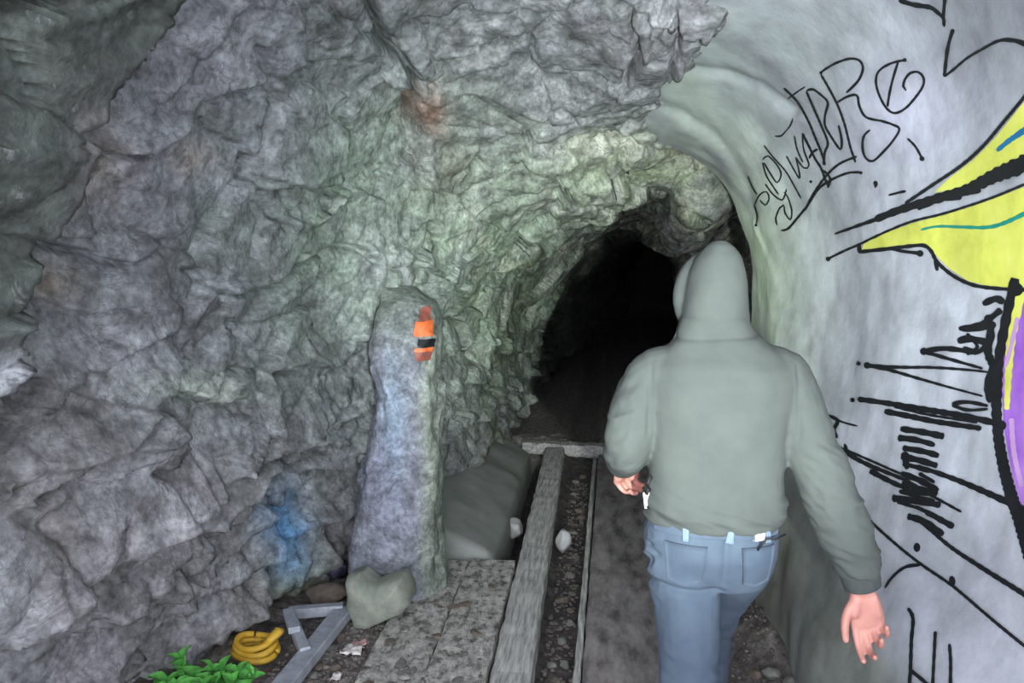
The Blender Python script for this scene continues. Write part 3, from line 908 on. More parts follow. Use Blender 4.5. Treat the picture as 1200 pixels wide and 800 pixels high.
# ------------------------------------------------------------------ pillar at the tunnel mouth
pil = thing('rock_pillar', 'blue grey rock pillar with orange paint marks at left of tunnel mouth', 'pillar', (-1.03, 3.55, -.05))
rings = [(-.1, .245, .215, -1.085, 3.56), (.1, .235, .21, -1.075, 3.56), (.3, .215, .20, -1.055, 3.56), (.6, .19, .19, -1.03, 3.56), (.9, .172, .185, -1.012, 3.57), (1.1, .168, .18, -.995, 3.58), (1.25, .168, .178, -.985, 3.60), (1.36, .16, .17, -.995, 3.64), (1.45, .14, .15, -1.03, 3.71), (1.52, .10, .11, -1.12, 3.80), (1.56, .02, .03, -1.22, 3.88)]
ra = np.array(rings)
nz, na = 80, 64
P = np.zeros((nz, na + 1, 3))
for i in range(nz):
    zv = np.interp(i / (nz - 1), np.linspace(0, 1, len(ra)), ra[:, 0])
    rx, ry, cxv, cyv = (np.interp(zv, ra[:, 0], ra[:, c]) for c in (1, 2, 3, 4))
    for j in range(na + 1):
        a = 2 * math.pi * j / na
        ca, sa = math.cos(a), math.sin(a)
        e = .68
        P[i, j] = (cxv + rx * math.copysign(abs(ca) ** e, ca), cyv + ry * math.copysign(abs(sa) ** e, sa), zv)
q = P.reshape(-1, 3)
nn = q - np.array([-1.03, 3.56, 0]); nn[:, 2] = 0
nn /= np.linalg.norm(nn, axis=1, keepdims=True) + 1e-9
qs = q.copy(); qs[:, 2] *= .6
pf, pe = facets(qs * 5, 33)
q += nn * (.055 * fbm(qs * 4, 4, 130) + .030 * pf + .016 * fbm(q * 13, 4, 131))[:, None]
P = q.reshape(P.shape); P[:, -1] = P[:, 0]
me = grid_mesh('pillar_body', P - np.array([-1.03, 3.55, -.05]))
pp = P.reshape(-1, 3)
ppx, ppy = survey(pp)
pcn = fbm(pp * 5, 4, 140)
pc_ = np.array(lin(132, 136, 146))[None] * np.ones((len(pp), 1))
def pt(w, rgb):
    global pc_
    w = np.clip(w, 0, 1)[:, None]
    pc_ = pc_ * (1 - w) + np.array(lin(*rgb))[None] * w
pt(sstep(-.1, .4, pcn) * .5, (146, 150, 158))
pt(sstep(484, 505, ppx + 12 * pcn) * .8, (146, 156, 142))
pt(np.exp(-np.hypot((ppx - 460) / 16, (ppy - 500) / 75) ** 2) * .85, (142, 166, 186))
pt(np.exp(-np.hypot((ppx - 450) / 30, (ppy - 560) / 90) ** 2) * .4, (150, 152, 178))
pt(np.exp(-np.hypot((ppx - 477) / 14, (ppy - 570) / 8) ** 2) * .7, (100, 102, 110))
pt(sstep(1.2, 1.45, pp[:, 2] + .08 * pcn) * .9, (126, 136, 128))
set_col(me, pc_)
new_obj('pillar_body', me, M['rock'], pil)
pb = BVHTree.FromPolygons([tuple(v) for v in pp], [tuple(f.vertices) for f in me.polygons])
def pil_patch(name, quad, mat, off, th=.006):
    n = 8
    V, Fc = [], []
    a, b, c, d = [Vector((*p, 0)) for p in quad]
    for i in range(n + 1):
        for j in range(n + 1):
            u, v = i / n, j / n
            p = a.lerp(b, u).lerp(d.lerp(c, u), v)
            p.x += .7 * math.sin(v * 5 + 1); p.y += .6 * math.sin(u * 5)
            dr = ray(p.x, p.y).normalized()
            loc, nn_, _, _ = pb.ray_cast(ORG, dr)
            if loc is None:
                loc = at_Y(p.x, p.y, 3.5)
            V.append(loc - dr * off - Vector((-1.03, 3.55, -.05)))
    for i in range(n):
        for j in range(n):
            k = i * (n + 1) + j
            Fc.append((k, k + 1, k + n + 2, k + n + 1))
    me = mesh(name, V, Fc)
    new_obj(name, me, mat, pil)
pil_patch('orange_mark', [(486, 377), (507, 375), (509, 394), (485, 394)], M['orange_paint'], .016)
pil_patch('red_mark', [(493, 360), (504, 358), (506, 375), (491, 377)], M['brick_paint'], .012)
pil_patch('dark_slot', [(489, 397), (510, 397), (510, 407), (490, 407)], M['black_paint'], .016)
pil_patch('lower_red_mark', [(484, 409), (508, 408), (505, 422), (489, 423)], M['brick_paint'], .012)
pil_patch('lower_orange_mark', [(486, 408), (507, 407), (507, 412), (485, 412)], M['orange_paint'], .018)

# ------------------------------------------------------------------ loose stones
def stone(name, loc, size, seed, mat, label, cat='stone', group=None, rot=0, subd=3, rough=.22, cuts=7, tilt=0):
    o = new_obj(name, rock_mesh(name, size, seed, subd, rough, cuts), M[mat], loc=loc, label=label, cat=cat, group=group)
    o.rotation_euler = (tilt, 0, rot)
    return o
# boulder with a notched top
outl = [(-36, -38), (-21, -41), (-6, -28), (8, -33), (28, -40), (37, -26), (36, -9), (27, 2), (8, 12), (-8, 22), (-20, 31), (-34, 29), (-39, 0)]
ob = []
for k in range(len(outl)):
    (x0, y0), (x1, y1) = outl[k], outl[(k + 1) % len(outl)]
    ob += [(x0 + (x1 - x0) * j / 6, y0 + (y1 - y0) * j / 6) for j in range(6)]
prof = [(-.5, .55), (-.47, .72), (-.40, .88), (-.28, .97), (-.1, 1.0), (.15, 1.0), (.35, .95), (.47, .8), (.5, .6)]
V, Fc = [], []
for dy, sc_ in prof:
    for (a_, b_) in ob:
        V.append((a_ * sc_ * .0041, dy * .22 - .04 * (-b_ / 40), -b_ * sc_ * .0041))
m_ = len(ob)
for i in range(len(prof) - 1):
    for j in range(m_):
        Fc.append((i * m_ + j, i * m_ + (j + 1) % m_, (i + 1) * m_ + (j + 1) % m_, (i + 1) * m_ + j))
V += [(-.02, -.115, 0), (-.02, .115, 0)]
nb_ = len(prof) * m_
for j in range(m_):
    Fc += [(nb_, (j + 1) % m_, j), (nb_ + 1, (len(prof) - 1) * m_ + j, (len(prof) - 1) * m_ + (j + 1) % m_)]
V = np.array(V)
ff, fe = facets(V * 9 + 4, 55)
V = V * (1 + .10 * fbm(V * 12, 3, 56) + .07 * ff)[:, None]
V[:, 2] -= V[:, 2].min()
o = new_obj('boulder', mesh('boulder', V, Fc), M['stone'], loc=(-1.035, 3.19, -.06), label='notched pale green boulder at the foot of the rock pillar', cat='boulder')
g0 = on_ground(598, 616, -.1)
stone('stone', (g0.x + .03, g0.y + .02, -.2), (.11, .15, .15), 21, 'white_stone', 'pale stone in the trench left of the long beam', rot=.4)
g0 = on_ground(660, 645, -.12)
stone('stone', (g0.x, g0.y, -.13), (.10, .12, .15), 26, 'white_stone', 'oblong white stone in the gap right of the long beam', rot=.1, cuts=4)
g0 = on_ground(385, 694)
stone('stone', (g0.x, g0.y, -.06), (.24, .15, .10), 23, 'brown_stone', 'brown stone between the rock wall and the notched boulder')
b0 = on_ground(392, 668)
stone('plastic_bag', (b0.x, b0.y, -.06), (.17, .14, .13), 24, 'bag', 'dark bluish crumpled bag beside the pillar foot', 'bag', rough=.5, cuts=12)
for k, (x, y, s, mt) in enumerate(((897, 742, .075, 'stone'), (893, 762, .04, 'white_stone'), (912, 774, .07, 'stone'), (905, 792, .08, 'grey_stone'), (925, 798, .06, 'grey_stone'), (886, 790, .06, 'brown_stone'), (900, 812, .07, 'stone'))):
    g0 = on_ground(x, y, .02)
    stone('rubble_stone', (g0.x, g0.y, .0), (s, s * .8, s * .65), 30 + k, mt, {'stone': 'greenish rubble stone at the foot of the concrete lining', 'white_stone': 'small white rubble stone at the foot of the concrete lining', 'grey_stone': 'grey rubble stone at the foot of the concrete lining', 'brown_stone': 'brown rubble stone at the foot of the concrete lining'}[mt], group='rubble at the foot of the lining', rot=k)
rs = random.Random(5)
def floor_z(x, y):
    i = min(len(gx) - 1, max(0, int(np.searchsorted(gx, x)))); j = min(len(gy) - 1, max(0, int(np.searchsorted(gy, y))))
    return float(FP.reshape(FX.shape + (3,))[i, j, 2])
for k in range(26):      # stones between beam and board
    y = 2.7 + 3.2 * (k / 26) ** 1.2 + rs.uniform(-.05, .05)
    x = -.19 - .02 * (y - 2.7) / 3 + rs.uniform(-.045, .045)
    s = rs.uniform(.035, .07)
    stone('track_stone', (x, y, floor_z(x, y) - .012), (s, s * rs.uniform(.7, 1.2), s * .6), 60 + k, *rs.choice([('grey_stone', 'small grey stone in the dark gap between beam and walkway board'), ('brown_stone', 'small brown stone in the dark gap between beam and walkway board'), ('chip_stone', 'small pale stone in the dark gap between beam and walkway board')]), group='stones between beam and board', rot=rs.uniform(0, 6), subd=2)
for k in range(40):      # stones on the left ground
    y = rs.uniform(2.55, 3.5); x = rs.uniform(-1.32, -.95)
    s = rs.uniform(.025, .065)
    stone('ground_stone', (x, y, floor_z(x, y) - .01), (s, s * rs.uniform(.7, 1.3), s * .5), 100 + k, *rs.choice([('grey_stone', 'small grey stone on the dirt between metal frame and floorboard'), ('brown_stone', 'small brown stone on the dirt between metal frame and floorboard'), ('chip_stone', 'small pale stone on the dirt between metal frame and floorboard')]), group='stones on the dirt by the boulder', rot=rs.uniform(0, 6), subd=2)
for k in range(46):      # chips lying on the board
    y = rs.uniform(2.6, 3.75); x = rs.uniform(-.95, -.5)
    s = rs.uniform(.02, .055)
    stone('chip', (x, y, -.008), (s, s * rs.uniform(.8, 1.8), s * .3), 150 + k, *rs.choice([('grey_stone', 'flat grey chip of stone lying on the chipped floorboard'), ('chip_stone', 'flat pale chip of stone lying on the chipped floorboard'), ('brown_stone', 'flat brown chip of stone lying on the chipped floorboard')]), group='chips on the floorboard', rot=rs.uniform(0, 6), subd=2)
# grit: too small to count
V0, F0 = ICO[1]
def grit(n, x0, x1, y0, y1, label, z=None):
    GV, GF = [], []
    for k in range(n):
        x, y = rs.uniform(x0, x1), rs.uniform(y0, y1)
        s = rs.uniform(.004, .013)
        zz = floor_z(x, y) if z is None else z
        b = len(GV)
        sx, sy = s * rs.uniform(.7, 1.4), s * rs.uniform(.7, 1.4)
        for v in V0:
            GV.append((x + v[0] * sx, y + v[1] * sy, zz + v[2] * s * .7 + s * .3))
        GF.extend([tuple(i + b for i in f) for f in F0])
    new_obj('grit', mesh('grit', GV, GF), M['grit'], kind='stuff', label=label, cat='grit')
grit(420, -.265, -.13, 2.6, 5.6, 'grey grit filling the gap between beam and walkway board')
grit(700, -1.4, -.99, 2.4, 3.2, 'grey grit on the dirt around the metal frame')
grit(90, -.95, -.48, 2.5, 3.8, 'grey grit sprinkled over the chipped floorboard', -.004)
grit(260, .48, .72, 2.4, 4.0, 'grey grit along the foot of the concrete lining')

# ------------------------------------------------------------------ steel frame, yellow coil, paper, plant
r = thing('metal_frame', 'galvanised steel bracket frame lying on the ground at lower left', 'metal frame', (-1.28, 2.9, -.03))
def mbar(name, a, b, w, h, za, zb, mat='steel'):
    pa, pb_ = on_ground(*a, za), on_ground(*b, zb)
    V, Fc = bar(pa, pb_, w, h, seg_n=1, bev=.004)
    new_obj(name, mesh(name, sub(V, (-1.28, 2.9, -.03)), Fc, False), M[mat], r)
mbar('long_bar', (403, 716), (318, 822), .085, .05, .02, .02)
mbar('back_bar', (338, 718), (402, 713), .045, .05, .03, .03)
mbar('short_bar', (341, 724), (358, 764), .045, .045, .035, .035)
V, Fc = bar(on_ground(338, 716, .07), on_ground(345, 738, .07), .05, .03, bev=.003)
new_obj('sleeve', mesh('sleeve', sub(V, (-1.28, 2.9, -.03)), Fc, False), M['steel'], r)

def tube_path(pts, rad, seg_a=10, flat=1.0):
    V, Fc = [], []
    n = len(pts)
    for i, p in enumerate(pts):
        t = (pts[min(i + 1, n - 1)] - pts[max(i - 1, 0)]).normalized()
        a = t.cross(Vector((0, 0, 1)))
        a = a.normalized() if a.length > 1e-4 else Vector((1, 0, 0))
        b = a.cross(t)
        rr = rad[i] if isinstance(rad, (list, tuple)) else rad
        for k in range(seg_a):
            an = 2 * math.pi * k / seg_a
            V.append(p + a * rr * math.cos(an) * flat + b * rr * math.sin(an))
    for i in range(n - 1):
        for k in range(seg_a):
            Fc.append((i * seg_a + k, i * seg_a + (k + 1) % seg_a, (i + 1) * seg_a + (k + 1) % seg_a, (i + 1) * seg_a + k))
    Fc.append(tuple(range(seg_a - 1, -1, -1)))
    Fc.append(tuple(range((n - 1) * seg_a, n * seg_a)))
    return V, Fc
yc = on_ground(300, 766, -.03)
r = thing('strap_coil', 'yellow plastic strap coil lying beside the metal frame', 'strap', yc)
for k in range(3):
    pts = [Vector((.095 * math.cos(a) * (1 - .08 * k), .075 * math.sin(a) * (1 - .1 * k), .014 + .024 * k + .008 * math.sin(2 * a + k))) for a in [i * 2 * math.pi / 40 * .98 + k for i in range(41)]]
    V, Fc = tube_path(pts, .014, 8)
    new_obj('coil_loop', mesh('coil_loop', V, Fc), M['yellow_strap'], r)
pts = [Vector((.05, -.03, .06)), Vector((.08, -.02, .085)), Vector((.105, .01, .11)), Vector((.11, .03, .10))]
V, Fc = tube_path(pts, [.012, .018, .02, .012], 8, 1.3)
new_obj('loose_end', mesh('loose_end', V, Fc), M['yellow_strap'], r)

def scrap(x, y, s, mat, label, seed, z=0.0):
    g0 = on_ground(x, y, z)
    n = 7
    rnd = np.random.RandomState(seed)
    P = np.zeros((n, n, 3))
    for i in range(n):
        for j in range(n):
            P[i, j] = ((i / (n - 1) - .5) * s, (j / (n - 1) - .5) * s * .8, rnd.uniform(0, s * .22))
    P[:, :, 0] += rnd.uniform(-.1, .1, (n, n)) * s
    me = grid_mesh('paper_scrap', P)
    o = new_obj('paper_scrap', me, M[mat], loc=(g0.x, g0.y, floor_z(g0.x, g0.y) + .012), label=label, cat='paper')
    o.rotation_euler = (0, 0, rnd.uniform(0, 3))
    md = o.modifiers.new('thick', 'SOLIDIFY'); md.thickness = .002
scrap(413, 752, .085, 'paper', 'crumpled white paper scrap on the dirt near the boulder', 1)
scrap(422, 744, .06, 'pink', 'faded pink paper scrap beside the white one', 2)
scrap(394, 783, .05, 'paper', 'small white paper scrap close to the steel bar', 3)
scrap(385, 797, .04, 'paper', 'tiny white paper scrap at the bottom edge by the steel bar', 4)
scrap(450, 738, .05, 'pink', 'reddish paper scrap on the dirt right of the white scrap', 5)
scrap(487, 758, .03, 'paper', 'tiny white paper scrap near the floorboard', 6)

pc0 = on_ground(240, 812, -.03)
plant = thing('leafy_plant', 'bright green leafy weed at the foot of the left rock wall', 'plant', pc0)
LV, LF = [], []
for i in range(7):
    t = i / 6
    wd = .018 * math.sin(math.pi * min(1, .08 + t * .92)) ** .8 * (1.15 - .5 * t)
    if i % 2:
        wd *= 1.12
    zc = .012 * math.sin(math.pi * t)
    LV += [(-wd, t * .06, zc + .005), (0, t * .06, zc), (wd, t * .06, zc + .005)]
for i in range(6):
    LF += [(i * 3, i * 3 + 1, i * 3 + 4, i * 3 + 3), (i * 3 + 1, i * 3 + 2, i * 3 + 5, i * 3 + 4)]
leaf_me = mesh('leaf', LV, LF)
leaf_me.materials.append(M['leaf'])
rp = random.Random(3)
for s in range(19):
    bx, by = rp.uniform(-.17, .20), rp.uniform(-.12, .08)
    hgt = rp.uniform(.05, .13) * (1.1 - abs(bx + .03) * 2)
    tip = Vector((bx + rp.uniform(-.03, .03), by + rp.uniform(-.03, .03), hgt))
    pts = [Vector((bx, by, 0)), Vector((bx, by, 0)).lerp(tip, .5) + Vector((.006, 0, 0)), tip]
    V, Fc = tube_path(pts, [.003, .0025, .0015], 6)
    st = new_obj('stem', mesh('stem', V, Fc), M['stem'], plant)
    for k in range(7):
        f = .35 + .65 * k / 6
        p = Vector((bx, by, 0)).lerp(tip, f)
        o = new_obj('leaf', leaf_me, None, plant, loc=p)
        o.rotation_euler = (rp.uniform(-.1, .7), rp.uniform(-.3, .3), k * 2.4 + rp.uniform(-.4, .4))
        sc = rp.uniform(.75, 1.35)
        o.scale = (sc, sc, sc)

# ------------------------------------------------------------------ the person
PB = Vector((.31, 2.08, 0))
person = thing('person', 'person in grey hooded jacket and blue jeans walking into the tunnel', 'person', PB)

def loft(rings, seg_a=28, e=1.0):
    """rings: (centre, xaxis, yaxis, rx, ry) -> closed solid"""
    V, Fc = [], []
    for (c, ax, ay, rx, ry) in rings:
        for k in range(seg_a):
            a = 2 * math.pi * k / seg_a
            ca, sa = math.cos(a), math.sin(a)
            V.append(Vector(c) + Vector(ax) * rx * math.copysign(abs(ca) ** e, ca) + Vector(ay) * ry * math.copysign(abs(sa) ** e, sa))
    n = len(rings)
    for i in range(n - 1):
        for k in range(seg_a):
            Fc.append((i * seg_a + k, i * seg_a + (k + 1) % seg_a, (i + 1) * seg_a + (k + 1) % seg_a, (i + 1) * seg_a + k))
    Fc.append(tuple(range(seg_a - 1, -1, -1)))
    Fc.append(tuple(range((n - 1) * seg_a, n * seg_a)))
    return V, Fc

def vloft(rows, e=.85, seg_a=36):
    """rows: (z, cx, cy, rx, ry)"""
    return loft([((cx, cyy, z), (1, 0, 0), (0, 1, 0), rx, ry) for z, cx, cyy, rx, ry in rows], seg_a, e)

def chain(pts, rad, seg_a=20, round_ends=True):
    """tapered round limb through points with rounded ends"""
    P = [Vector(p) for p in pts]
    R = list(rad)
    # densify with Catmull-Rom
    Q, RR = [], []
    for k in range(len(P) - 1):
        p0, p1, p2, p3 = P[max(k - 1, 0)], P[k], P[k + 1], P[min(k + 2, len(P) - 1)]
        for j in range(6):
            t = j / 6
            Q.append(0.5 * (2 * p1 + (p2 - p0) * t + (2 * p0 - 5 * p1 + 4 * p2 - p3) * t * t + (3 * p1 - p0 - 3 * p2 + p3) * t ** 3))
            RR.append(R[k] + (R[k + 1] - R[k]) * t)
    Q.append(P[-1]); RR.append(R[-1])
    if round_ends:
        t0, t1 = (Q[0] - Q[1]).normalized(), (Q[-1] - Q[-2]).normalized()
        r0, r1 = RR[0], RR[-1]
        pre = [(Q[0] + t0 * r0 * s, r0 * math.sqrt(max(0.01, 1 - s * s))) for s in (.97, .8, .5)]
        post = [(Q[-1] + t1 * r1 * s, r1 * math.sqrt(max(0.01, 1 - s * s))) for s in (.5, .8, .97)]
        Q = [p for p, _ in pre] + Q + [p for p, _ in post]
        RR = [x for _, x in pre] + RR + [x for _, x in post]
    n = len(Q)
    rings = []
    ref = Vector((0.3, 1, 0.2)).normalized()
    for i in range(n):
        t = (Q[min(i + 1, n - 1)] - Q[max(i - 1, 0)]).normalized()
        a = t.cross(ref).normalized()
        b = t.cross(a)
        rings.append((Q[i], a, b, RR[i], RR[i]))
    return loft(rings, seg_a)

def merge(parts):
    V, Fc = [], []
    for v, f in parts:
        b = len(V)
        V += list(v)
        Fc += [tuple(i + b for i in q) for q in f]
    return V, Fc

def fuse(name, parts, voxel, smooth_it=6, origin=PB):
    """weld overlapping solids into one continuous surface"""
    V, Fc = merge(parts)
    me = mesh(name + '_src', sub(V, origin), Fc)
    bm = bmesh.new(); bm.from_mesh(me)
    bmesh.ops.recalc_face_normals(bm, faces=bm.faces)
    bm.to_mesh(me); bm.free()
    o = bpy.data.objects.new(name + '_src', me)
    C.objects.link(o)
    md = o.modifiers.new('r', 'REMESH'); md.mode = 'VOXEL'; md.voxel_size = voxel; md.use_smooth_shade = True
    if smooth_it:
        ms = o.modifiers.new('s', 'SMOOTH'); ms.iterations = smooth_it; ms.factor = .5
    dg = bpy.context.evaluated_depsgraph_get()
    out = bpy.data.meshes.new_from_object(o.evaluated_get(dg))
    out.name = name
    bpy.data.objects.remove(o); bpy.data.meshes.remove(me)
    out.polygons.foreach_set('use_smooth', np.ones(len(out.polygons), bool))
    return out

def push(me, fn):
    """displace along normals by fn(world points, normals)"""
    n = len(me.vertices)
    co = np.zeros(n * 3, np.float32); me.vertices.foreach_get('co', co); co = co.reshape(-1, 3)
    nr = np.zeros(n * 3, np.float32); me.vertices.foreach_get('normal', nr); nr = nr.reshape(-1, 3)
    d = fn(co + np.array(PB[:]), nr)
    co = co + nr * d[:, None]
    me.vertices.foreach_set('co', co.astype(np.float32).reshape(-1))
    me.update()

def hand(wrist, down, palm, thumb_side, curls, scale=1.0, spread=.10, thumb_in=.25):
    """solids of one hand: down = finger direction, palm = palm normal, thumb_side = direction of the thumb edge"""
    W = Vector(wrist); D = Vector(down).normalized()
    N = (Vector(palm) - D * Vector(palm).dot(D)).normalized()
    T = D.cross(N)
    if T.dot(Vector(thumb_side)) < 0:
        T = -T
    s = scale
    parts = []
    # palm
    rows = [(-.02, .026, .020, 0), (.0, .028, .019, 0), (.025, .036, .017, 0), (.055, .041, .016, 0), (.085, .041, .0135, -.001), (.098, .036, .010, -.002)]
    parts.append(loft([(W + D * d * s + N * o * s, T, N, rx * s, ry * s) for d, rx, ry, o in rows], 24, .8))
    # heel pads
    parts.append(chain([W + D * .02 * s + T * .018 * s + N * .006 * s, W + D * .05 * s + T * .028 * s + N * .010 * s], [.015 * s, .013 * s], 14))
    parts.append(chain([W + D * .02 * s - T * .02 * s + N * .006 * s, W + D * .06 * s - T * .026 * s + N * .006 * s], [.013 * s, .011 * s], 14))
    lens = [(.040, .025, .021), (.045, .029, .022), (.042, .027, .022), (.033, .020, .019)]
    roots = [(.090, .031), (.096, .0105), (.092, -.0105), (.083, -.0305)]
    rads = [.0088, .0090, .0086, .0077]
    for f in range(4):
        d0, t0 = roots[f]
        p = W + D * d0 * s + T * t0 * s - N * .001
        side = T * (spread * (1.5 - f) / 1.5)
        ang = 0
        pts = [p - D * .022 * s, p]
        for k, (ln, cu) in enumerate(zip(lens[f], curls[f])):
            ang += cu
            dr = (D * math.cos(ang) + N * math.sin(ang) + side * math.cos(ang)).normalized()
            p = p + dr * ln * s
            pts.append(p)
        rr = rads[f] * s
        V_, F_ = chain(pts, [rr * 1.05, rr * 1.08, rr, rr * .92, rr * .8], 14)
        parts.append((V_, F_))
    # thumb leaves the side of the palm near its base
    p0 = W + D * .022 * s + T * .022 * s + N * .005 * s
    p1 = W + D * .050 * s + T * .046 * s + N * .012 * s
    p2 = p1 + (D * .9 + T * (.42 - thumb_in) + N * .20).normalized() * .034 * s
    p3 = p2 + (D * .97 + T * (.18 - thumb_in) + N * .18).normalized() * .028 * s
    parts.append(chain([p0, p1, p2, p3], [.013 * s, .0115 * s, .0098 * s, .0082 * s], 14))
    return parts

# joints, world metres
shL, elL, wrL = (.145, 2.09, 1.40), (.062, 2.06, 1.195), (.055, 2.235, 1.095)
shR, elR, wrR = (.470, 2.09, 1.40), (.588, 2.045, 1.130), (.705, 2.04, .825)
hipL, knL, anL = (.235, 2.08, .90), (.250, 2.03, .50), (.235, 1.90, .105)
hipR, knR, anR = (.385, 2.10, .90), (.352, 2.36, .52), (.345, 2.45, .10)
# ---- body: one continuous figure
hc = Vector((.290, 2.13, 1.63))
fwd = Vector((-.20, .97, -.10)).normalized()      # head turned a little to the left
rgt = fwd.cross(Vector((0, 0, 1))).normalized()
upv = rgt.cross(fwd)
head_rows = [(-.125, .030, .034, .030), (-.105, .045, .055, .022), (-.075, .058, .075, .010), (-.03, .068, .088, .0), (.02, .074, .094, -.004), (.06, .071, .091, -.006), (.09, .056, .073, -.008), (.108, .034, .045, -.008), (.116, .012, .015, -.008)]
body = [loft([(hc + upv * z + fwd * o, rgt, fwd, rx, ry) for z, rx, ry, o in head_rows], 28)]
body.append(chain([hc + fwd * .088 + upv * .012, hc + fwd * .105 - upv * .022], [.009, .014], 12))                      # nose
body.append(chain([hc + fwd * .083 - upv * .058 - rgt * .02, hc + fwd * .088 - upv * .058, hc + fwd * .083 - upv * .058 + rgt * .02], [.006, .008, .006], 10))   # mouth
body.append(chain([hc + fwd * .078 + upv * .026 - rgt * .045, hc + fwd * .09 + upv * .03, hc + fwd * .078 + upv * .026 + rgt * .045], [.010, .009, .010], 10))   # brow
for s in (-1, 1):
    body.append(chain([hc + rgt * s * .064 + upv * .02, hc + rgt * s * .065 - upv * .03], [.011, .009], 10))            # ears
body.append(chain([(.295, 2.10, 1.42), (.292, 2.11, 1.50), (.288, 2.12, 1.57)], [.062, .052, .050]))
body.append(vloft([(.86, .31, 2.09, .13, .09), (.95, .31, 2.09, .145, .10), (1.05, .31, 2.09, .13, .09), (1.2, .31, 2.09, .14, .095), (1.33, .31, 2.09, .16, .10), (1.42, .31, 2.09, .15, .085), (1.47, .305, 2.09, .09, .06)]))
body.append(chain([shL, elL, wrL], [.050, .040, .027]))
body.append(chain([shR, elR, wrR], [.050, .040, .028]))
body.append(chain([hipL, knL, anL], [.080, .052, .036]))
body.append(chain([hipR, knR, anR], [.080, .052, .036]))
for an, yw in ((anL, -.05), (anR, .02)):
    a = Vector(an)
    body.append(chain([a + Vector((0, -.03, -.05)), a + Vector((yw * .5, .07, -.06)), a + Vector((yw, .16, -.075))], [.032, .032, .022]))
arm_dir = (Vector(wrR) - Vector(elR)).normalized()
body += hand(Vector(wrR) + arm_dir * .012, (arm_dir + Vector((-.16, -.05, -.1))), (-.05, -1, .05), (-1, 0, 0),
             [(.30, .55, .40), (.55, .85, .5), (.85, 1.05, .6), (1.0, 1.1, .7)], 1.13, .03, .08)
fa = (Vector(wrL) - Vector(elL)).normalized()
body += hand(Vector(wrL) + fa * .005, fa + Vector((0, 0, -.5)), (.8, -.5, -.4), (.2, .5, .5), [(.7, .9, .6), (.8, 1.0, .7), (.8, 1.0, .7), (.9, 1.0, .7)], .98, .05, .35)
bme = fuse('body', body, .0042, 3)
new_obj('body', bme, M['skin'], person, label='bare hands and head')
for s in (-1, 1):
    V, Fc = ICO[2]
    c = hc + fwd * .082 + upv * .006 + rgt * s * .03 - PB
    new_obj('eye', mesh('eye', V * .011 + np.array(c[:]), Fc), M['eye'], person)

# ---- jacket with its hood up
hr = lambda z, o, rx, ry: (hc + Vector((0, 0, z)) + fwd * o, rgt, fwd, rx, ry)
jk = [vloft([(.985, .302, 2.085, .183, .128), (1.00, .302, 2.085, .188, .132), (1.05, .302, 2.085, .186, .132), (1.12, .306, 2.085, .184, .128), (1.2, .308, 2.085, .190, .128), (1.3, .31, 2.085, .202, .13),
             (1.38, .31, 2.085, .210, .128), (1.43, .31, 2.085, .200, .115), (1.465, .31, 2.085, .165, .098), (1.50, .30, 2.09, .122, .088), (1.53, .293, 2.095, .100, .082), (1.56, .29, 2.10, .090, .080)], .8)]
jk.append(chain([(.255, 2.085, 1.415), (.145, 2.088, 1.398), (.10, 2.08, 1.32), (.060, 2.055, 1.20), (.058, 2.13, 1.145), (.056, 2.215, 1.105)], [.070, .083, .079, .066, .058, .050]))
jk.append(chain([(.36, 2.085, 1.415), (.470, 2.088, 1.395), (.525, 2.075, 1.28), (.585, 2.045, 1.135), (.645, 2.04, 1.00), (.690, 2.04, .885), (.697, 2.04, .865)], [.070, .083, .080, .070, .066, .060, .050]))
# hood
jk.append(loft([hr(-.15, -.035, .108, .085), hr(-.12, -.030, .098, .086), hr(-.08, -.022, .091, .086), hr(-.03, -.02, .087, .090), hr(.02, -.022, .081, .090), hr(.06, -.024, .071, .082), hr(.095, -.026, .056, .066), hr(.122, -.03, .036, .044), hr(.138, -.034, .014, .018)], 30, .88))
# hood brim round the face
brim = [hc + rgt * (.082 * math.cos(a)) + Vector((0, 0, .005 + .095 * math.sin(a))) + fwd * (.052 + .02 * math.sin(a)) for a in [math.radians(-55 + 290 * k / 14) for k in range(15)]]
jk.append(chain(brim, [.015] * len(brim), 12))
web = [hc + rgt * (.078 * math.cos(a)) + Vector((0, 0, -.01 + .103 * math.sin(a))) + fwd * .030 for a in [math.radians(-50 + 280 * k / 14) for k in range(15)]]
jk.append(chain(web, [.028] * len(web), 12))
jme = fuse('jacket', jk, .006, 6)
def jfold(P, Nn):
    x, y, z = P[:, 0], P[:, 1], P[:, 2]
    d = .006 * fbm(P * 7, 3, 201) + .003 * fbm(P * np.array([12, 12, 20]), 3, 202)
    low = sstep(1.16, 1.03, z) * (np.abs(x - .305) < .19)
    d += low * .010 * (1 - 2.2 * np.abs(fbm(np.stack([x * 5, y * 5, z * 24 + (x - .3) * 9], 1), 3, 203)))
    bl = sstep(1.0, 1.03, z) * sstep(1.12, 1.04, z)
    d += bl * .008 * (np.abs(x - .305) < .2)
    # seam of the sleeve and creases at the elbows
    for sx, ex in ((.115, -1), (.505, 1)):
        q = np.abs(x - sx - ex * .1 * (z - 1.35) * -.3)
        d -= .005 * np.exp(-(q / .006) ** 2) * sstep(1.22, 1.27, z) * sstep(1.46, 1.42, z)
    arm = sstep(.50, .56, x) * sstep(1.3, 1.2, z)
    d += arm * .011 * (1 - 2.4 * np.abs(fbm(np.stack([x * 7, y * 7, z * 17 + x * 8], 1), 3, 204)))
    armL = sstep(.11, .06, x)
    d += armL * .007 * (1 - 2.4 * np.abs(fbm(np.stack([x * 8, y * 8, z * 16 - x * 8], 1), 3, 205)))
    # hood seat
    d -= .006 * np.exp(-((z - 1.515 - .05 * (x - .3)) / .008) ** 2) * (y < 2.1)
    return d
push(jme, jfold)
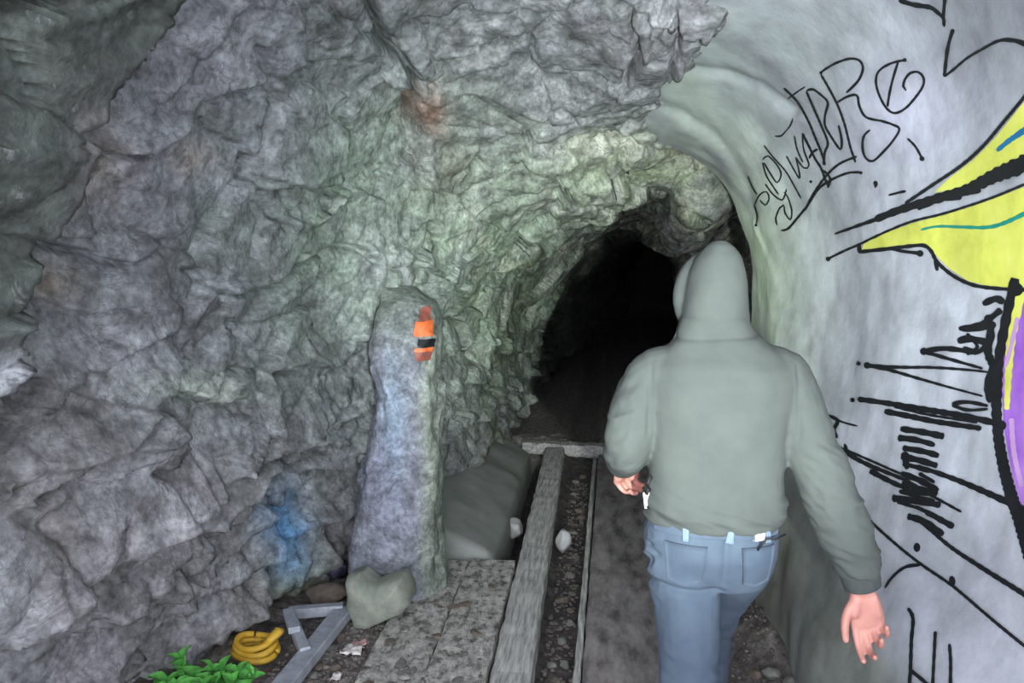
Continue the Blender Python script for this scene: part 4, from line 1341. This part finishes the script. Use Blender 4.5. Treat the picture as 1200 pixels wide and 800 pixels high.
jacket = new_obj('jacket', jme, M['jacket'], person, label='grey hooded jacket with the hood up')
def rib(name, a, b, r0, r1):
    V, Fc = chain([a, Vector(a).lerp(Vector(b), .5), b], [r0, (r0 + r1) / 2, r1], 28, False)
    new_obj(name, mesh(name, sub(V, PB), Fc), M['cuff'], jacket, label='ribbed cuff')
rib('cuff', (.690, 2.04, .885), (.708, 2.04, .828), .053, .049)
rib('cuff', Vector(wrL) - fa * .05, Vector(wrL) + fa * .004, .047, .043)

# ---- jeans
jn = [vloft([(.80, .312, 2.09, .145, .10), (.86, .306, 2.085, .172, .125), (.91, .304, 2.08, .180, .136), (.96, .303, 2.08, .181, .132), (1.01, .303, 2.085, .176, .122), (1.035, .303, 2.088, .172, .117)], .82)]
jn.append(chain([(.215, 2.065, .90), (.232, 2.06, .82), (.240, 2.05, .70), (.248, 2.03, .52), (.245, 1.97, .33), (.235, 1.905, .12)], [.096, .099, .090, .078, .070, .068]))
jn.append(chain([(.395, 2.09, .90), (.388, 2.14, .82), (.370, 2.24, .70), (.352, 2.35, .53), (.348, 2.40, .33), (.345, 2.45, .11)], [.098, .096, .086, .075, .068, .066]))
jnm = fuse('jeans', jn, .0065, 5)
def jnfold(P, Nn):
    x, y, z = P[:, 0], P[:, 1], P[:, 2]
    d = .003 * fbm(P * 9, 3, 301)
    bk = (Nn[:, 1] < 0)
    d -= .014 * np.exp(-((z - .815 + .05 * (x - .24)) / .010) ** 2) * sstep(.345, .31, x) * bk          # fold below the seat
    d -= .010 * np.exp(-((x - .325) / .010) ** 2) * sstep(.82, .88, z) * sstep(1.0, .97, z) * bk          # centre seam
    d += sstep(.17, .13, x) * sstep(.62, .7, z) * sstep(1.0, .94, z) * .014 * (1 - 2.2 * np.abs(fbm(np.stack([x * 14, y * 14, z * 26], 1), 3, 302)))
    d += sstep(.75, .55, z) * .008 * (1 - 2.2 * np.abs(fbm(np.stack([x * 8, y * 8, z * 14 + x * 6], 1), 3, 303)))
    return d
push(jnm, jnfold)
jeans = new_obj('jeans', jnm, M['jeans'], person, label='light blue denim jeans')
jb = BVHTree.FromPolygons([v.co[:] for v in jnm.vertices], [tuple(p.vertices) for p in jnm.polygons])
def on_jeans(name, rect, mat, th=.006, bulge=.0, n=8, label=None, cutcorner=False):
    """a piece of cloth sewn on the seat; rect in world x, z"""
    x0, x1, z0, z1 = rect
    V, Fc = [], []
    for lay in (0, 1):
        for i in range(n + 1):
            for j in range(n + 1):
                u, v = i / n, j / n
                xx = x0 + (x1 - x0) * u
                if cutcorner:
                    xx = (x0 + x1) / 2 + (xx - (x0 + x1) / 2) * (.80 + .20 * v)
                zz = z0 + (z1 - z0) * v
                if cutcorner:
                    zz -= .012 * (1 - abs(2 * u - 1)) * (1 - v)
                loc, nn_, _, _ = jb.ray_cast(Vector((xx, 1.2, zz)) - PB, Vector((0, 1, 0)))
                if loc is None:
                    loc, nn_ = Vector((xx, 2.0, zz)) - PB, Vector((0, -1, 0))
                b = bulge * math.sin(math.pi * u) * math.sin(math.pi * v)
                V.append(loc + nn_ * ((th + b) if lay == 0 else -.004))
    m_ = (n + 1) ** 2
    for i in range(n):
        for j in range(n):
            k = i * (n + 1) + j
            Fc.append((k, k + n + 1, k + n + 2, k + 1))
            Fc.append((m_ + k, m_ + k + 1, m_ + k + n + 2, m_ + k + n + 1))
    bd = [i * (n + 1) for i in range(n + 1)] + [n * (n + 1) + j for j in range(1, n + 1)] + [i * (n + 1) + n for i in range(n - 1, -1, -1)] + [j for j in range(n - 1, 0, -1)]
    for a, b in zip(bd, bd[1:] + bd[:1]):
        Fc.append((a, b, m_ + b, m_ + a))
    return new_obj(name, mesh(name, V, Fc), M[mat], jeans, label=label)
on_jeans('back_pocket', (.165, .275, .845, .955), 'jeans', .004, .004, cutcorner=True)
on_jeans('back_pocket', (.365, .455, .845, .955), 'jeans', .004, .004, cutcorner=True)
on_jeans('waistband', (.14, .465, .975, 1.012), 'jeans', .006, 0, 20)
for xx in (.335, .22, .43):
    on_jeans('belt_loop', (xx - .008, xx + .008, .965, 1.012), 'denim_stitch', .011, .002, 4)
on_jeans('waist_label', (.395, .425, .972, .998), 'white_tag', .011, 0, 4, 'white label on the waistband')
V, Fc = tube_path([Vector(p) - PB for p in ((.405, 1.945, .955), (.415, 1.94, .975), (.425, 1.938, .99), (.45, 1.945, .988), (.48, 1.975, .99))], .003, 8)
new_obj('loose_cord', mesh('loose_cord', V, Fc), M['black_cloth'], jeans, label='thin black cord at the waistband')

# ---- shoes
for a, yw in ((Vector(anL), -.05), (Vector(anR), .02)):
    gz = .0
    parts = [chain([a + Vector((0, -.035, .0)), a + Vector((0, -.03, -.05)), a + Vector((yw * .5, .08, -.06)), a + Vector((yw, .17, -.068))], [.045, .046, .047, .036])]
    sm = fuse('shoe', parts, .006, 4)
    n = len(sm.vertices)
    co = np.zeros(n * 3, np.float32); sm.vertices.foreach_get('co', co); co = co.reshape(-1, 3)
    co[:, 2] = np.maximum(co[:, 2], .018)
    sm.vertices.foreach_set('co', co.reshape(-1)); sm.update()
    sh = new_obj('shoe', sm, M['shoe'], person)
    rings = []
    outline = [(-.085, .026), (-.06, .04), (0, .045), (.07, .05), (.13, .052), (.18, .042), (.205, .02)]
    V, Fc = [], []
    for zz in (.001, .022):
        for t, wd in outline:
            V.append(a + Vector((yw * (t + .03) / .2 - wd, t, zz - a.z)))
        for t, wd in reversed(outline):
            V.append(a + Vector((yw * (t + .03) / .2 + wd, t, zz - a.z)))
    k = len(outline) * 2
    Fc = [tuple(range(k - 1, -1, -1)), tuple(range(k, 2 * k))] + [(i, (i + 1) % k, k + (i + 1) % k, k + i) for i in range(k)]
    new_obj('sole', mesh('sole', sub(V, PB), Fc, False), M['sole'], sh)

# ---- tag hanging at the hip
tg = thing('hip_tag', 'small white tag on a black strap hanging at the left hip', 'tag', (.115, 2.04, 1.02))
V, Fc = bar((.112, 2.02, 1.075), (.118, 2.02, 1.03), .018, .006, up=Vector((0, 1, 0)), bev=.002)
new_obj('card', mesh('card', sub(V, (.115, 2.04, 1.02)), Fc, False), M['white_tag'], tg)
V, Fc = tube_path([Vector(p) - Vector((.115, 2.04, 1.02)) for p in ((.125, 2.03, 1.12), (.112, 2.02, 1.10), (.122, 2.02, 1.085), (.112, 2.02, 1.07))], .007, 8)
new_obj('strap', mesh('strap', V, Fc), M['black_cloth'], tg)
V, Fc = tube_path([Vector(p) - Vector((.115, 2.04, 1.02)) for p in ((.118, 2.02, 1.035), (.13, 2.01, 1.03), (.14, 2.0, 1.045), (.15, 1.99, 1.05))], .006, 8)
new_obj('clip', mesh('clip', V, Fc), M['black_cloth'], tg)
